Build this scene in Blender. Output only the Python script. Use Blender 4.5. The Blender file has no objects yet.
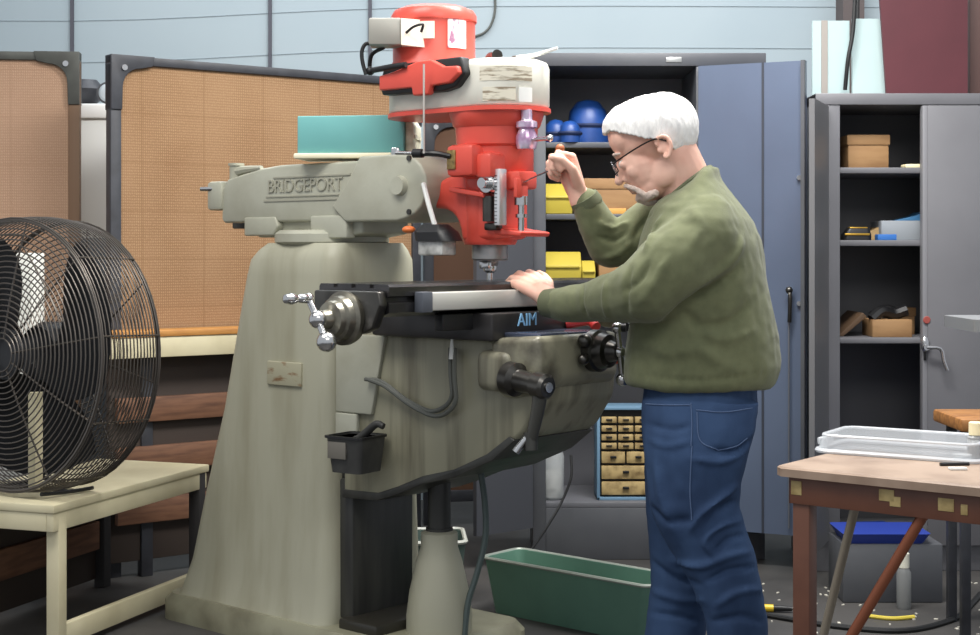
import bpy, bmesh, math, random
from math import sin, cos, pi, radians as R
from mathutils import Vector as V, Matrix as M, noise as NZ
random.seed(7)
SC = bpy.context.scene
COL = SC.collection
F, HOR, CH = 1500.0, 250.0, 1.2          # focal length (px), horizon row, camera height

def P(px, py, d):
    return V(((px - 490) / F * d, d, CH - (py - HOR) / F * d))

# ------------------------------------------------------------ camera, world, lights
cd = bpy.data.cameras.new('camera'); cam = bpy.data.objects.new('camera', cd); COL.objects.link(cam)
cam.location = (0, 0, CH); cam.rotation_euler = (pi / 2, 0, 0)
cd.sensor_width = 36; cd.lens = F / 980 * 36
cd.shift_y = -(635 / 2 - HOR) / 980
cd.clip_end = 60
SC.camera = cam
w = bpy.data.worlds.new('world'); SC.world = w; w.use_nodes = True
bg = w.node_tree.nodes['Background']
bg.inputs[0].default_value = (0.88, 0.93, 1.0, 1); bg.inputs[1].default_value = 0.6
SC.view_settings.view_transform = 'Standard'; SC.view_settings.look = 'None'
SC.view_settings.gamma = 1; SC.view_settings.use_curve_mapping = False
SC.view_settings.exposure = 0.0

def area(name, loc, sx, sy, e, col, target=None):
    l = bpy.data.lights.new(name, 'AREA'); l.shape = 'RECTANGLE'; l.size = sx; l.size_y = sy
    l.energy = e; l.color = col
    o = bpy.data.objects.new(name, l); COL.objects.link(o); o.location = loc
    if target is not None:
        o.rotation_euler = (V(target) - V(loc)).to_track_quat('-Z', 'Y').to_euler()
    return o
area('overhead_light', (0.75, 4.3, 3.3), 1.5, 0.5, 135, (1.0, 0.98, 0.95))
area('overhead_light', (-1.2, 3.2, 3.3), 1.6, 0.8, 62, (1.0, 0.97, 0.92))
area('overhead_light', (0.6, 1.0, 3.2), 2.0, 1.0, 34, (1.0, 0.98, 0.95), (0.2, 4.3, 1.2))  # added front fill, no real fixture, aimed at the machine
area('overhead_light', (0.2, 6.3, 3.4), 4.5, 0.5, 55, (0.92, 0.96, 1.0))

# ------------------------------------------------------------ materials
def lin(c):
    return tuple(((x / 255) / 12.92 if x / 255 <= 0.04045 else (((x / 255) + 0.055) / 1.055) ** 2.4) for x in c) + (1,)
MC = {}
def mat(name, c, rough=0.6, metal=0.0, c2=None, scale=8.0, stretch=(1, 1, 1), mixlo=0.4, mixhi=0.7,
        bump=0.0, bscale=60.0, alpha=1.0, trans=0.0, spec=0.5, detail=5, sheen=0.0, wave=None):
    if name in MC: return MC[name]
    m = bpy.data.materials.new(name); m.use_nodes = True
    nt = m.node_tree; b = nt.nodes['Principled BSDF']
    b.inputs['Roughness'].default_value = rough; b.inputs['Metallic'].default_value = metal
    b.inputs['Specular IOR Level'].default_value = spec
    b.inputs['Base Color'].default_value = lin(c)
    b.inputs['Alpha'].default_value = alpha
    b.inputs['Transmission Weight'].default_value = trans
    if sheen: b.inputs['Sheen Weight'].default_value = sheen
    tc = nt.nodes.new('ShaderNodeTexCoord')
    def noise(sc, st, det=5):
        mp = nt.nodes.new('ShaderNodeMapping'); mp.inputs['Scale'].default_value = st
        nt.links.new(tc.outputs['Object'], mp.inputs['Vector'])
        n = nt.nodes.new('ShaderNodeTexNoise'); n.inputs['Scale'].default_value = sc; n.inputs['Detail'].default_value = det
        nt.links.new(mp.outputs[0], n.inputs['Vector']); return n
    if c2 is not None:
        n = noise(scale, stretch, detail)
        mr = nt.nodes.new('ShaderNodeMapRange'); mr.inputs['From Min'].default_value = mixlo; mr.inputs['From Max'].default_value = mixhi
        nt.links.new(n.outputs['Fac'], mr.inputs['Value'])
        mx = nt.nodes.new('ShaderNodeMix'); mx.data_type = 'RGBA'
        mx.inputs['A'].default_value = lin(c); mx.inputs['B'].default_value = lin(c2)
        nt.links.new(mr.outputs[0], mx.inputs['Factor'])
        nt.links.new(mx.outputs['Result'], b.inputs['Base Color'])
    if bump:
        n = noise(bscale, stretch if wave is None else (1, 1, 1), 4)
        bp = nt.nodes.new('ShaderNodeBump'); bp.inputs['Strength'].default_value = bump; bp.inputs['Distance'].default_value = 0.01
        nt.links.new(n.outputs['Fac'], bp.inputs['Height']); nt.links.new(bp.outputs[0], b.inputs['Normal'])
    MC[name] = m
    return m

def burlap(name, c, c2):
    """woven hessian: two crossed wave textures over a blotchy ground, with faint fold lines"""
    m = bpy.data.materials.new(name); m.use_nodes = True; nt = m.node_tree; b = nt.nodes['Principled BSDF']
    b.inputs['Roughness'].default_value = 0.95; b.inputs['Specular IOR Level'].default_value = 0.1
    tc = nt.nodes.new('ShaderNodeTexCoord')
    fac = []
    for ax, sc in (('X', 38), ('Z', 30)):
        wv = nt.nodes.new('ShaderNodeTexWave'); wv.bands_direction = ax
        wv.inputs['Scale'].default_value = sc; wv.inputs['Distortion'].default_value = 2.5; wv.inputs['Detail'].default_value = 2
        wv.inputs['Detail Scale'].default_value = 3
        nt.links.new(tc.outputs['Object'], wv.inputs['Vector']); fac.append(wv)
    n = nt.nodes.new('ShaderNodeTexNoise'); n.inputs['Scale'].default_value = 3; nt.links.new(tc.outputs['Object'], n.inputs['Vector'])
    ml = nt.nodes.new('ShaderNodeMath'); ml.operation = 'MULTIPLY'
    nt.links.new(fac[0].outputs['Fac'], ml.inputs[0]); nt.links.new(fac[1].outputs['Fac'], ml.inputs[1])
    ad = nt.nodes.new('ShaderNodeMath'); ad.operation = 'ADD'
    nt.links.new(ml.outputs[0], ad.inputs[0]); nt.links.new(n.outputs['Fac'], ad.inputs[1])
    mr = nt.nodes.new('ShaderNodeMapRange'); mr.inputs['From Min'].default_value = 0.25; mr.inputs['From Max'].default_value = 1.15
    nt.links.new(ad.outputs[0], mr.inputs['Value'])
    mx = nt.nodes.new('ShaderNodeMix'); mx.data_type = 'RGBA'
    mx.inputs['A'].default_value = lin(c2); mx.inputs['B'].default_value = lin(c)
    nt.links.new(mr.outputs[0], mx.inputs['Factor']); nt.links.new(mx.outputs['Result'], b.inputs['Base Color'])
    # faint creases of the folded cloth
    prev = mx.outputs['Result']
    for ax, sc in (('X', 1.25), ('Z', 1.75)):
        wv = nt.nodes.new('ShaderNodeTexWave'); wv.bands_direction = ax; wv.inputs['Scale'].default_value = sc
        wv.inputs['Distortion'].default_value = 0.25; wv.inputs['Detail Scale'].default_value = 1.0
        nt.links.new(tc.outputs['Object'], wv.inputs['Vector'])
        r2 = nt.nodes.new('ShaderNodeMapRange'); r2.inputs['From Min'].default_value = 0.994; r2.inputs['From Max'].default_value = 1.0; r2.inputs['To Max'].default_value = 0.4
        nt.links.new(wv.outputs['Fac'], r2.inputs['Value'])
        m2 = nt.nodes.new('ShaderNodeMix'); m2.data_type = 'RGBA'; m2.inputs['B'].default_value = lin(c2)
        nt.links.new(prev, m2.inputs['A']); nt.links.new(r2.outputs[0], m2.inputs['Factor']); prev = m2.outputs['Result']
    nt.links.new(prev, b.inputs['Base Color'])
    bp = nt.nodes.new('ShaderNodeBump'); bp.inputs['Strength'].default_value = 0.25; bp.inputs['Distance'].default_value = 0.004
    nt.links.new(ml.outputs[0], bp.inputs['Height']); nt.links.new(bp.outputs[0], b.inputs['Normal'])
    return m

PAINT = mat('mill_paint', (172, 170, 150), 0.45, c2=(148, 144, 122), scale=5, stretch=(2, 2, 0.35), mixlo=0.45, mixhi=0.8, bump=0.05, bscale=30)
PAINTL = mat('mill_paint_clean', (176, 176, 160), 0.42, c2=(160, 158, 140), scale=6, bump=0.06, bscale=45)
PAINTD = mat('mill_paint_grimy', (138, 135, 116), 0.45, c2=(88, 84, 70), scale=7, stretch=(3, 3, 0.3), mixlo=0.42, mixhi=0.68, bump=0.06)
GRIME = mat('oily_casting', (62, 62, 58), 0.4, c2=(38, 38, 38), scale=6, stretch=(3, 3, 0.4))
RED = mat('red_enamel', (214, 82, 68), 0.35, c2=(200, 70, 58), scale=5, bump=0.03)
CREAM = mat('belt_guard_paint', (222, 220, 208), 0.4, c2=(196, 193, 180), scale=6)
WORN = mat('worn_label', (216, 210, 192), 0.5, c2=(140, 126, 104), scale=34, stretch=(0.5, 0.5, 3.0), mixlo=0.48, mixhi=0.6)
STEEL = mat('dark_steel', (92, 90, 86), 0.3, 0.9, c2=(58, 56, 54), scale=10)
BRIGHT = mat('bright_steel', (205, 205, 205), 0.22, 1.0)
SATIN = mat('satin_bar', (205, 203, 196), 0.4, 0.25)
BLACK = mat('black_plastic', (22, 22, 24), 0.45)
RUBBER = mat('black_cable', (20, 21, 22), 0.55)
GREYCAB = mat('grey_cable', (92, 94, 88), 0.5)
WHITE = mat('white_plastic', (225, 226, 222), 0.45)
BRASS = mat('brass_plate', (176, 150, 96), 0.35, 0.7, c2=(110, 90, 60), scale=60)
BLUEL = mat('light_blue_marks', (150, 204, 242), 0.5)

# ------------------------------------------------------------ mesh helpers
def merge(bm, tmp, mx=None):
    if mx is not None: bmesh.ops.transform(tmp, matrix=mx, verts=tmp.verts)
    me = bpy.data.meshes.new('t'); tmp.to_mesh(me); tmp.free(); bm.from_mesh(me); bpy.data.meshes.remove(me)
def box(bm, lo, hi, bev=0.0, mx=None, seg=2):
    t = bmesh.new(); bmesh.ops.create_cube(t, size=1)
    lo, hi = V(lo), V(hi)
    for v in t.verts: v.co = V([(lo[i] + hi[i]) / 2 + v.co[i] * (hi[i] - lo[i]) for i in range(3)])
    if bev: bmesh.ops.bevel(t, geom=t.edges[:], offset=bev, segments=seg, affect='EDGES', profile=0.5, clamp_overlap=True)
    merge(bm, t, mx)
def frame(axis):
    a = V(axis).normalized(); q = V((0, 0, 1)).rotation_difference(a); return q.to_matrix().to_4x4()
def lathe(bm, prof, org=(0, 0, 0), axis=(0, 0, 1), seg=28, cap=True):
    t = bmesh.new(); rings = []
    for r, z in prof:
        rings.append([t.verts.new((r * cos(2 * pi * i / seg), r * sin(2 * pi * i / seg), z)) for i in range(seg)])
    for a, b in zip(rings, rings[1:]):
        for i in range(seg): t.faces.new((a[i], a[(i + 1) % seg], b[(i + 1) % seg], b[i]))
    if cap: t.faces.new(rings[0][::-1]); t.faces.new(rings[-1])
    bmesh.ops.recalc_face_normals(t, faces=t.faces)
    merge(bm, t, M.Translation(org) @ frame(axis))
def cyl(bm, p0, p1, r0, r1=None, seg=20):
    p0, p1 = V(p0), V(p1)
    lathe(bm, [(r0, 0), (r0 if r1 is None else r1, (p1 - p0).length)], p0, p1 - p0, seg)
def ball(bm, c, r, seg=16, mx=None):
    t = bmesh.new(); bmesh.ops.create_uvsphere(t, u_segments=seg, v_segments=max(6, seg // 2 + 2), radius=1)
    rr = V((r, r, r)) if not hasattr(r, '__len__') else V(r)
    m = M.Translation(c) @ (mx if mx is not None else M.Identity(4)) @ M.Diagonal((rr[0], rr[1], rr[2], 1))
    merge(bm, t, m)
def smooth_pts(pts, n=6):
    pts = [V(p) for p in pts]
    if len(pts) < 3: return pts
    out = []; q = [pts[0] * 2 - pts[1]] + pts + [pts[-1] * 2 - pts[-2]]
    for i in range(1, len(q) - 2):
        for k in range(n):
            t = k / n; a, b, c, d = q[i - 1:i + 3]
            out.append(0.5 * ((2 * b) + (c - a) * t + (2 * a - 5 * b + 4 * c - d) * t * t + (3 * b - a - 3 * c + d) * t ** 3))
    return out + [pts[-1]]
def tube(bm, pts, r, seg=8, smooth=6, closed=False):
    pts = smooth_pts(pts, smooth) if smooth else [V(p) for p in pts]
    t = bmesh.new(); rings = []; n = len(pts); up = None
    for i, p in enumerate(pts):
        if closed: d = pts[(i + 1) % n] - pts[i - 1]
        else: d = pts[min(i + 1, n - 1)] - pts[max(i - 1, 0)]
        d.normalize()
        if up is None: up = d.orthogonal().normalized()
        up = (up - d * up.dot(d)).normalized(); s = d.cross(up)
        rr = r(i / (n - 1)) if callable(r) else r
        rings.append([t.verts.new(p + up * rr * cos(2 * pi * k / seg) + s * rr * sin(2 * pi * k / seg)) for k in range(seg)])
    for i in range(n if closed else n - 1):
        a, b = rings[i], rings[(i + 1) % n]
        for k in range(seg): t.faces.new((a[k], a[(k + 1) % seg], b[(k + 1) % seg], b[k]))
    if not closed: t.faces.new(rings[0][::-1]); t.faces.new(rings[-1])
    bmesh.ops.recalc_face_normals(t, faces=t.faces)
    merge(bm, t)
def ring(bm, c, axis, rad, r, seg=48, rs=5):
    m = M.Translation(c) @ frame(axis)
    tube(bm, [m @ V((rad * cos(2 * pi * i / seg), rad * sin(2 * pi * i / seg), 0)) for i in range(seg)], r, rs, 0, True)
def prism(bm, out, y0, y1, bev=0.0, mx=None, seg=3, flip=False):
    """outline in the x-z plane, extruded along y"""
    t = bmesh.new()
    a = [t.verts.new((x, y0, z)) for x, z in out]; f = t.faces.new(a)
    e = bmesh.ops.extrude_face_region(t, geom=[f])
    bmesh.ops.translate(t, vec=(0, y1 - y0, 0), verts=[v for v in e['geom'] if isinstance(v, bmesh.types.BMVert)])
    bmesh.ops.recalc_face_normals(t, faces=t.faces)
    if bev: bmesh.ops.bevel(t, geom=t.edges[:], offset=bev, segments=seg, affect='EDGES', profile=0.5, clamp_overlap=True)
    merge(bm, t, mx)
def loft(bm, rings, mx=None):
    t = bmesh.new(); rv = [[t.verts.new(p) for p in r] for r in rings]; n = len(rings[0])
    for a, b in zip(rv, rv[1:]):
        for k in range(n): t.faces.new((a[k], a[(k + 1) % n], b[(k + 1) % n], b[k]))
    t.faces.new(rv[0][::-1]); t.faces.new(rv[-1])
    bmesh.ops.recalc_face_normals(t, faces=t.faces)
    merge(bm, t, mx)
def rrect(x0, x1, y0, y1, z, r, n=6):
    o = []
    for cx, cy, a0 in ((x1 - r, y1 - r, 0), (x0 + r, y1 - r, 90), (x0 + r, y0 + r, 180), (x1 - r, y0 + r, 270)):
        for k in range(n + 1):
            a = R(a0 + 90 * k / n); o.append(V((cx + r * cos(a), cy + r * sin(a), z)))
    return o
def capsule_outline(x0, x1, r, n=14):
    o = [(x1 + r * cos(R(-90 + 180 * k / n)), r * sin(R(-90 + 180 * k / n))) for k in range(n + 1)]
    o += [(x0 + r * cos(R(90 + 180 * k / n)), r * sin(R(90 + 180 * k / n))) for k in range(n + 1)]
    return o
def bm_(): return bmesh.new()
def obj(name, bm, material, parent=None, smooth=40, shift=None):
    me = bpy.data.meshes.new(name)
    if isinstance(bm, bpy.types.Mesh): me = bm; me.name = name
    else: bm.to_mesh(me); bm.free()
    if shift is not None: me.transform(M.Translation(shift))
    me.materials.clear(); me.materials.append(material)
    if smooth:
        me.shade_smooth()
        if smooth < 180: me.set_sharp_from_angle(angle=R(smooth))
    o = bpy.data.objects.new(name, me); COL.objects.link(o)
    if parent is not None: o.parent = parent
    return o
def tag(o, label, cat, group=None, kind=None):
    o['label'] = label; o['category'] = cat
    if group: o['group'] = group
    if kind: o['kind'] = kind
    return o
def thing(name, label, cat, loc=(0, 0, 0), rz=0.0, group=None):
    o = bpy.data.objects.new(name, None); COL.objects.link(o); o.empty_display_size = 0.05
    o.location = loc; o.rotation_euler = (0, 0, rz)
    return tag(o, label, cat, group)
def wpart(name, bm, material, root, smooth=40, parent=None):
    """part whose bmesh is in world coordinates, under a thing"""
    mi = M.LocRotScale(root.location, root.rotation_euler, None).inverted()
    bmesh.ops.transform(bm, matrix=mi, verts=bm.verts)
    return obj(name, bm, material, parent or root, smooth)
def solo(name, bm, material, label, cat, group=None, kind=None, smooth=40):
    """single-mesh thing built in world coordinates: origin goes to its base"""
    xs = [v.co for v in bm.verts]
    c = V(((min(v.x for v in xs) + max(v.x for v in xs)) / 2, (min(v.y for v in xs) + max(v.y for v in xs)) / 2, min(v.z for v in xs)))
    o = obj(name, bm, material, None, smooth, -c); o.location = c
    return tag(o, label, cat, group, kind)
def struct(name, bm, material):
    o = obj(name, bm, material, None, 30); o['kind'] = 'structure'; return o
def text_bm(s, size, depth, mx):
    cu = bpy.data.curves.new('t', 'FONT'); cu.body = s; cu.size = size; cu.extrude = depth; cu.align_x = 'CENTER'; cu.align_y = 'CENTER'
    o = bpy.data.objects.new('t', cu); COL.objects.link(o)
    me = bpy.data.meshes.new_from_object(o.evaluated_get(bpy.context.evaluated_depsgraph_get()))
    b = bm_(); b.from_mesh(me); bpy.data.objects.remove(o); bpy.data.curves.remove(cu); bpy.data.meshes.remove(me)
    bmesh.ops.transform(b, matrix=mx, verts=b.verts); return b
def remesh(bm, voxel, it=4, fac=0.5):
    me = bpy.data.meshes.new('t'); bm.to_mesh(me); bm.free()
    o = bpy.data.objects.new('t', me); COL.objects.link(o)
    m = o.modifiers.new('r', 'REMESH'); m.mode = 'VOXEL'; m.voxel_size = voxel
    if it:
        s = o.modifiers.new('s', 'SMOOTH'); s.iterations = it; s.factor = fac
    out = bpy.data.meshes.new_from_object(o.evaluated_get(bpy.context.evaluated_depsgraph_get()))
    bpy.data.objects.remove(o); bpy.data.meshes.remove(me); return out
def limb(bm, pts):
    """chain of tapered capsules: (point, radius)"""
    for (p, r) in pts: ball(bm, p, r, 18)
    for (p, r), (q, s) in zip(pts, pts[1:]): cyl(bm, p, q, r, s, 18)
# ------------------------------------------------------------ setting
b = bm_(); box(b, (-4, -0.5, -0.05), (4, 7.3, 0))
struct('floor', b, mat('workshop_floor', (74, 72, 70), 0.55, c2=(52, 51, 50), scale=3, bump=0.05))
WALL = mat('wall_paint', (170, 183, 188), 0.6, c2=(164, 178, 184), scale=1.5)
b = bm_(); box(b, (-4, 7.2, 0), (4, 7.3, 3.6)); struct('wall_back', b, WALL)
SEAM = mat('seam_dark', (84, 84, 92), 0.7)
for k, px in enumerate((72, 270, 370)):
    b = bm_(); x = (px - 490) / F * 7.19; box(b, (x - .008, 7.185, 0), (x + .008, 7.2, 3.6)); struct('trim_%d' % (k + 1), b, SEAM)
b = bm_()
for z0 in (2.12, 2.32): tube(b, [(-4, 7.197, z0 + .02), (-2, 7.197, z0 - .02), (0, 7.197, z0 + .05), (3.9, 7.197, z0 + .03)], 0.0014, 5)
struct('trim_4', b, mat('seam_pale', (160, 173, 179), 0.7))
b = bm_(); box(b, (1.66, 7.05, 0), (1.76, 7.2, 3.6)); struct('trim_5', b, mat('brown_post', (92, 82, 80), 0.7))
b = bm_(); tube(b, [P(494, -60, 7.1), P(495, -10, 7.1), P(495, 8, 7.1), P(491, 22, 7.1), P(484, 30, 7.1), P(474, 34, 7.1)], 0.006)
for v in b.verts: v.co.y += .09
solo('hanging_cable', b, GREYCAB, 'thin grey cable looping down the pale wall above the machine', 'cable')

# ------------------------------------------------------------ room dividers (left and centre) with hessian panels
FR1 = mat('divider_metal', (72, 74, 68), 0.5, c2=(58, 58, 54), scale=12)
FR2 = mat('divider_dark_metal', (58, 60, 66), 0.5, c2=(44, 45, 50), scale=12)
BROWNP = mat('divider_brown_post', (112, 84, 60), 0.6)
HES1 = burlap('tan_hessian', (182, 150, 126), (162, 130, 106))
HES2 = burlap('brown_hessian', (170, 138, 106), (136, 104, 76))
def divider(p0, p1, z1, name, label, hes, fr, post):
    a = V((p0[0], p0[1], 0)); d = V((p1[0] - p0[0], p1[1] - p0[1], 0)); L = d.length; rz = math.atan2(d.y, d.x)
    t = thing(name, label, 'room divider', a, rz, 'room dividers along the back wall')
    z0 = .1
    b = bm_(); box(b, (.01, -.012, z0 + .02), (L - .01, .012, z1 - .01)); obj('fabric_panel', b, hes, t)
    b = bm_(); box(b, (0, -.025, z1 - .032), (L, .025, z1), .004); obj('top_rail', b, fr, t)
    b = bm_(); box(b, (0, -.022, z0), (L, .022, z0 + .05), .004); obj('bottom_rail', b, fr, t)
    for x in (0, L):
        s = 1 if x == 0 else -1
        b = bm_(); box(b, (min(x, x + s * .042), -.024, 0.0), (max(x, x + s * .042), .024, z1 - .03), .004); obj('post', b, post, t)
        # rounded corner gusset
        o = [(x, z1 + .002), (x + s * .17, z1 + .002), (x + s * .16, z1 - .035)]
        for k in range(7):
            a_ = R(90 - 90 * k / 6)
            o.append((x + s * (.045 + .07 * (1 - cos(R(90 * (6 - k) / 6)) )), z1 - .045 - .07 * (1 - sin(R(90 * (6 - k) / 6)))))
        o += [(x + s * .042, z1 - .2), (x, z1 - .2)]
        b = bm_(); prism(b, o, -.03, .03, .002); g = obj('corner_bracket', b, fr, t)
        b = bm_(); cyl(b, (x + s * .05, -.029, z1 - .045), (x + s * .05, -.036, z1 - .045), .011); obj('rivet', b, BRIGHT, g)
    return t
divider((-2.7, 5.62), (-1.57, 5.75), 1.955, 'room_divider', 'tan hessian room divider with grey corner bracket behind the fan', HES1, FR1, BROWNP)
divider((-1.4, 5.5), (-0.302, 6.3), 1.915, 'room_divider', 'brown hessian room divider in dark metal frame behind the milling machine', HES2, FR2, FR2)
divider((-0.29, 6.55), (0.12, 6.62), 1.78, 'room_divider', 'short brown divider half hidden behind the red milling head', mat('brown_board', (96, 68, 50), 0.8), FR2, FR2)

# white cabinet and lamps seen in the gap
t = thing('storage_cabinet', 'white storage cabinet in the gap between the two dividers', 'cabinet', (-1.68, 6.2, 0))
b = bm_(); box(b, (-.12, -.15, 0), (.22, .2, 1.73), .01); obj('body', b, WHITE, t)
b = bm_(); box(b, (-.13, -.165, 1.73), (.23, .21, 1.79), .01); obj('top', b, mat('bright_white', (245, 245, 242), 0.4), t)
b = bm_(); box(b, (-.115, -.16, .12), (.215, -.145, 1.25), .004); obj('door', b, mat('slate_door', (92, 102, 112), 0.5), t)
t = thing('lamp', 'dark round lamp on the white cabinet, left one', 'lamp', (-1.66, 6.18, 1.79), 0, 'lamps on the white cabinet')
b = bm_(); lathe(b, [(.02, .0), (.06, .03), (.075, .07), (.04, .11)], (0, 0, 0)); obj('housing', b, FR2, t)
t = thing('lamp', 'round lamp with clear glass face on the white cabinet', 'lamp', (-1.555, 6.1, 1.79), 0, 'lamps on the white cabinet')
b = bm_(); lathe(b, [(.04, 0), (.07, .02), (.075, .06)], (0, .03, .07), (.2, -1, .1)); obj('housing', b, FR2, t)
b = bm_(); lathe(b, [(.062, 0), (.05, .02), (.02, .03)], (0.012, -.03, .076), (.2, -1, .1)); obj('lens', b, mat('lamp_glass', (190, 200, 205), 0.15), t); t.scale = (.62, .62, .62)

# ------------------------------------------------------------ bench, shelf, fan
CRW = mat('cream_painted_wood', (214, 205, 172), 0.5, c2=(196, 186, 152), scale=5)
ORW = mat('orange_wood', (196, 140, 74), 0.5, c2=(170, 116, 60), scale=10, stretch=(1, 6, 6))
DKW = mat('dark_brown_wood', (120, 84, 62), 0.6, c2=(92, 62, 46), scale=8, stretch=(1, 1, 8))
rb = math.atan2(.94, .33)
t = thing('bench', 'cream painted low wooden bench under the large fan', 'bench', (-1.28, 4.4, 0), rb)
# local x runs away from the corner nearest the lens, local y to the left of that
b = bm_(); box(b, (0, 0, .425), (.9, .45, .45), .004); obj('bench_top', b, CRW, t)
b = bm_(); box(b, (0.005, 0.005, .37), (.89, .03, .425), .003); box(b, (0.005, .03, .37), (.03, .44, .425), .003); obj('apron', b, CRW, t)
for x, y in ((.05, .026), (.86, .026), (.05, .41), (.86, .41)):
    b = bm_(); box(b, (x - .02, y - .022, 0), (x + .022, y + .022, .425), .004); obj('leg', b, CRW if x + y < .1 else mat('dark_leg', (52, 50, 50), .6), t)  # rear legs dark; the far right one darkened into the under-bench shade
b = bm_(); box(b, (.07, .01, 0.02), (.83, .035, .085), .003); obj('stretcher', b, CRW, t); DKL = mat('dark_leg', (52, 50, 50), .6)
b = bm_(); box(b, (.07, .40, .14), (.83, .42, .24), .003); obj('back_rail', b, DKW, t)
b = bm_(); box(b, (.06, .425, .03), (.9, .445, .42), .003); obj('back_panel', b, mat('under_shade_brown', (58, 48, 42), .7), t)  # added dark sheet, its colour stands for the shade under the bench
# shelf table standing against the divider
rs = math.atan2(.59, .81)
t = thing('shelf_table', 'narrow cream fronted table with orange wood edge against the divider', 'table', (-1.4, 5.5, 0), rs)
b = bm_(); box(b, (-.05, -.16, .885), (1.0, -.03, .908), .003); obj('table_top', b, ORW, t)
b = bm_(); box(b, (-.05, -.155, .81), (1.0, -.13, .885), .003); obj('apron', b, CRW, t)
b = bm_(); box(b, (-.02, -.06, .06), (1.0, -.035, .82), .003); obj('back_panel', b, mat('under_shade_brown', (58, 48, 42), .7), t)  # added dark sheet in place of the darkness below the table
for z in (.57, .39, .2):
    b = bm_(); box(b, (.0, -.09, z), (.99, -.06, z + .09), .003); obj('cross_rail', b, DKW, t)
for x in (.1, .5, .93):
    b = bm_(); box(b, (x, -.07, 0), (x + .045, -.03, .885), .003); obj('leg', b, FR2, t)
b = bm_(); mxb = M.Translation((-1.27, 4.4, 0)) @ M.Rotation(rb, 4, 'Z')
box(b, (-.08, -.05, 0), (.08, .05, 1.19), .006, M.Translation((-1.64, 5.2, 0)) @ M.Rotation(R(-8), 4, 'Z'))
solo('carton', b, mat('white_carton', (228, 228, 220), 0.6), 'tall narrow white carton standing behind the fan cage and the bench', 'box')
# fan
def build_fan():
    ax = V((-.56, -.83, .03)).normalized(); rad = .424
    t = thing('drum_fan', 'large black wire cage floor fan standing on the cream bench', 'fan', (-1.40, 4.66, .45))
    c0 = V((0, 0, rad + .004)); WIRE = mat('fan_wire', (92, 86, 80), 0.35, 0.6); DARK = mat('fan_black', (24, 25, 28), 0.45)
    h = .11
    def prof(k):   # k from 0 (front centre) to 1 (front rim)
        return rad * .985 * k, h + .035 * (1 - k * k)
    b = bm_(); n = 25
    for i in range(3, n + 1):
        r, z = prof(i / n); ring(b, c0 + ax * z, ax, r, .0023, 56, 5)
    m = M.Translation(c0) @ frame(ax)
    for q in range(10):
        a = 2 * pi * q / 10 + .2
        tube(b, [m @ V((prof(s)[0] * cos(a), prof(s)[0] * sin(a), prof(s)[1] - .004)) for s in (.12, .4, .7, .9, 1.0)], .003, 5, 3)
    obj('front_grille', b, WIRE, t)
    b = bm_()
    for i in range(17):
        s = i / 16; z = h - 2 * h * s; r = rad * (1 - .03 * (2 * s - 1) ** 2); ring(b, c0 + ax * z, ax, r, .0023 if 0 < i < 16 else .005, 56, 5)
    for q in range(10):
        a = 2 * pi * q / 10 + .2
        tube(b, [m @ V((rad * .985 * cos(a), rad * .985 * sin(a), z)) for z in (h, 0, -h)], .003, 5, 2)
    obj('side_cage', b, WIRE, t)
    b = bm_()
    for i in range(4, n + 1):
        r, z = prof(i / n); ring(b, c0 - ax * z, ax, r, .002, 48, 4)
    for q in range(8):
        a = 2 * pi * q / 8
        tube(b, [m @ V((prof(s)[0] * cos(a), prof(s)[0] * sin(a), -prof(s)[1])) for s in (.15, .6, 1.0)], .003, 5, 3)
    obj('rear_grille', b, WIRE, t)
    b = bm_(); lathe(b, [(.03, .02), (.085, .01), (.1, -.02), (.1, -.1), (.06, -.12)], c0, ax); obj('motor', b, DARK, t)
    b = bm_(); lathe(b, [(.02, .132), (.075, .13), (.08, .12)], c0, ax); obj('hub_cap', b, DARK, t)
    for q in range(3):
        a0 = 2 * pi * q / 3 - .35; b = bm_(); rows = []
        tt = bmesh.new()
        for i in range(9):
            r = .07 + (.375 - .07) * i / 8; sp = .80 + .22 * sin(pi * i / 8); row = []
            for k in range(11):
                u = k / 10 - .5; a = a0 + u * 2 * sp * (.9 if i else .7) + .25 * i / 8
                row.append(tt.verts.new(m @ V((r * cos(a), r * sin(a), -u * .13 * (1 - .3 * i / 8) + .02))))
            rows.append(row)
        for i in range(8):
            for k in range(10): tt.faces.new((rows[i][k], rows[i][k + 1], rows[i + 1][k + 1], rows[i + 1][k]))
        ge = bmesh.ops.solidify(tt, geom=tt.faces[:], thickness=.004)
        merge(b, tt); obj('blade', b, DARK, t)
    b = bm_(); p0 = c0 + ax * .096 + V((0, 0, -.40)); sx_ = V((-ax.y, ax.x, 0)).normalized()
    tube(b, [p0 + sx_ * .10, p0 + sx_ * .10 + V((0, 0, .29))], .024, 6, 0); obj('light_streak', b, CRW, t)  # cream tube modelled for a streak of reflected light in the cage
    b = bm_(); sd = V((ax.y, -ax.x, 0)).normalized()
    for s in (-1, 1): tube(b, [c0 + sd * s * .13 + V((0, 0, -.415)) - ax * .1, c0 + sd * s * .13 + V((0, 0, -.418)), c0 + sd * s * .13 + V((0, 0, -.415)) + ax * .1], .006, 8, 4)
    tube(b, [c0 + sd * .13 + V((0, 0, -.416)), c0 - sd * .13 + V((0, 0, -.416))], .006, 8, 0); obj('base_frame', b, DARK, t)
build_fan()
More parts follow.
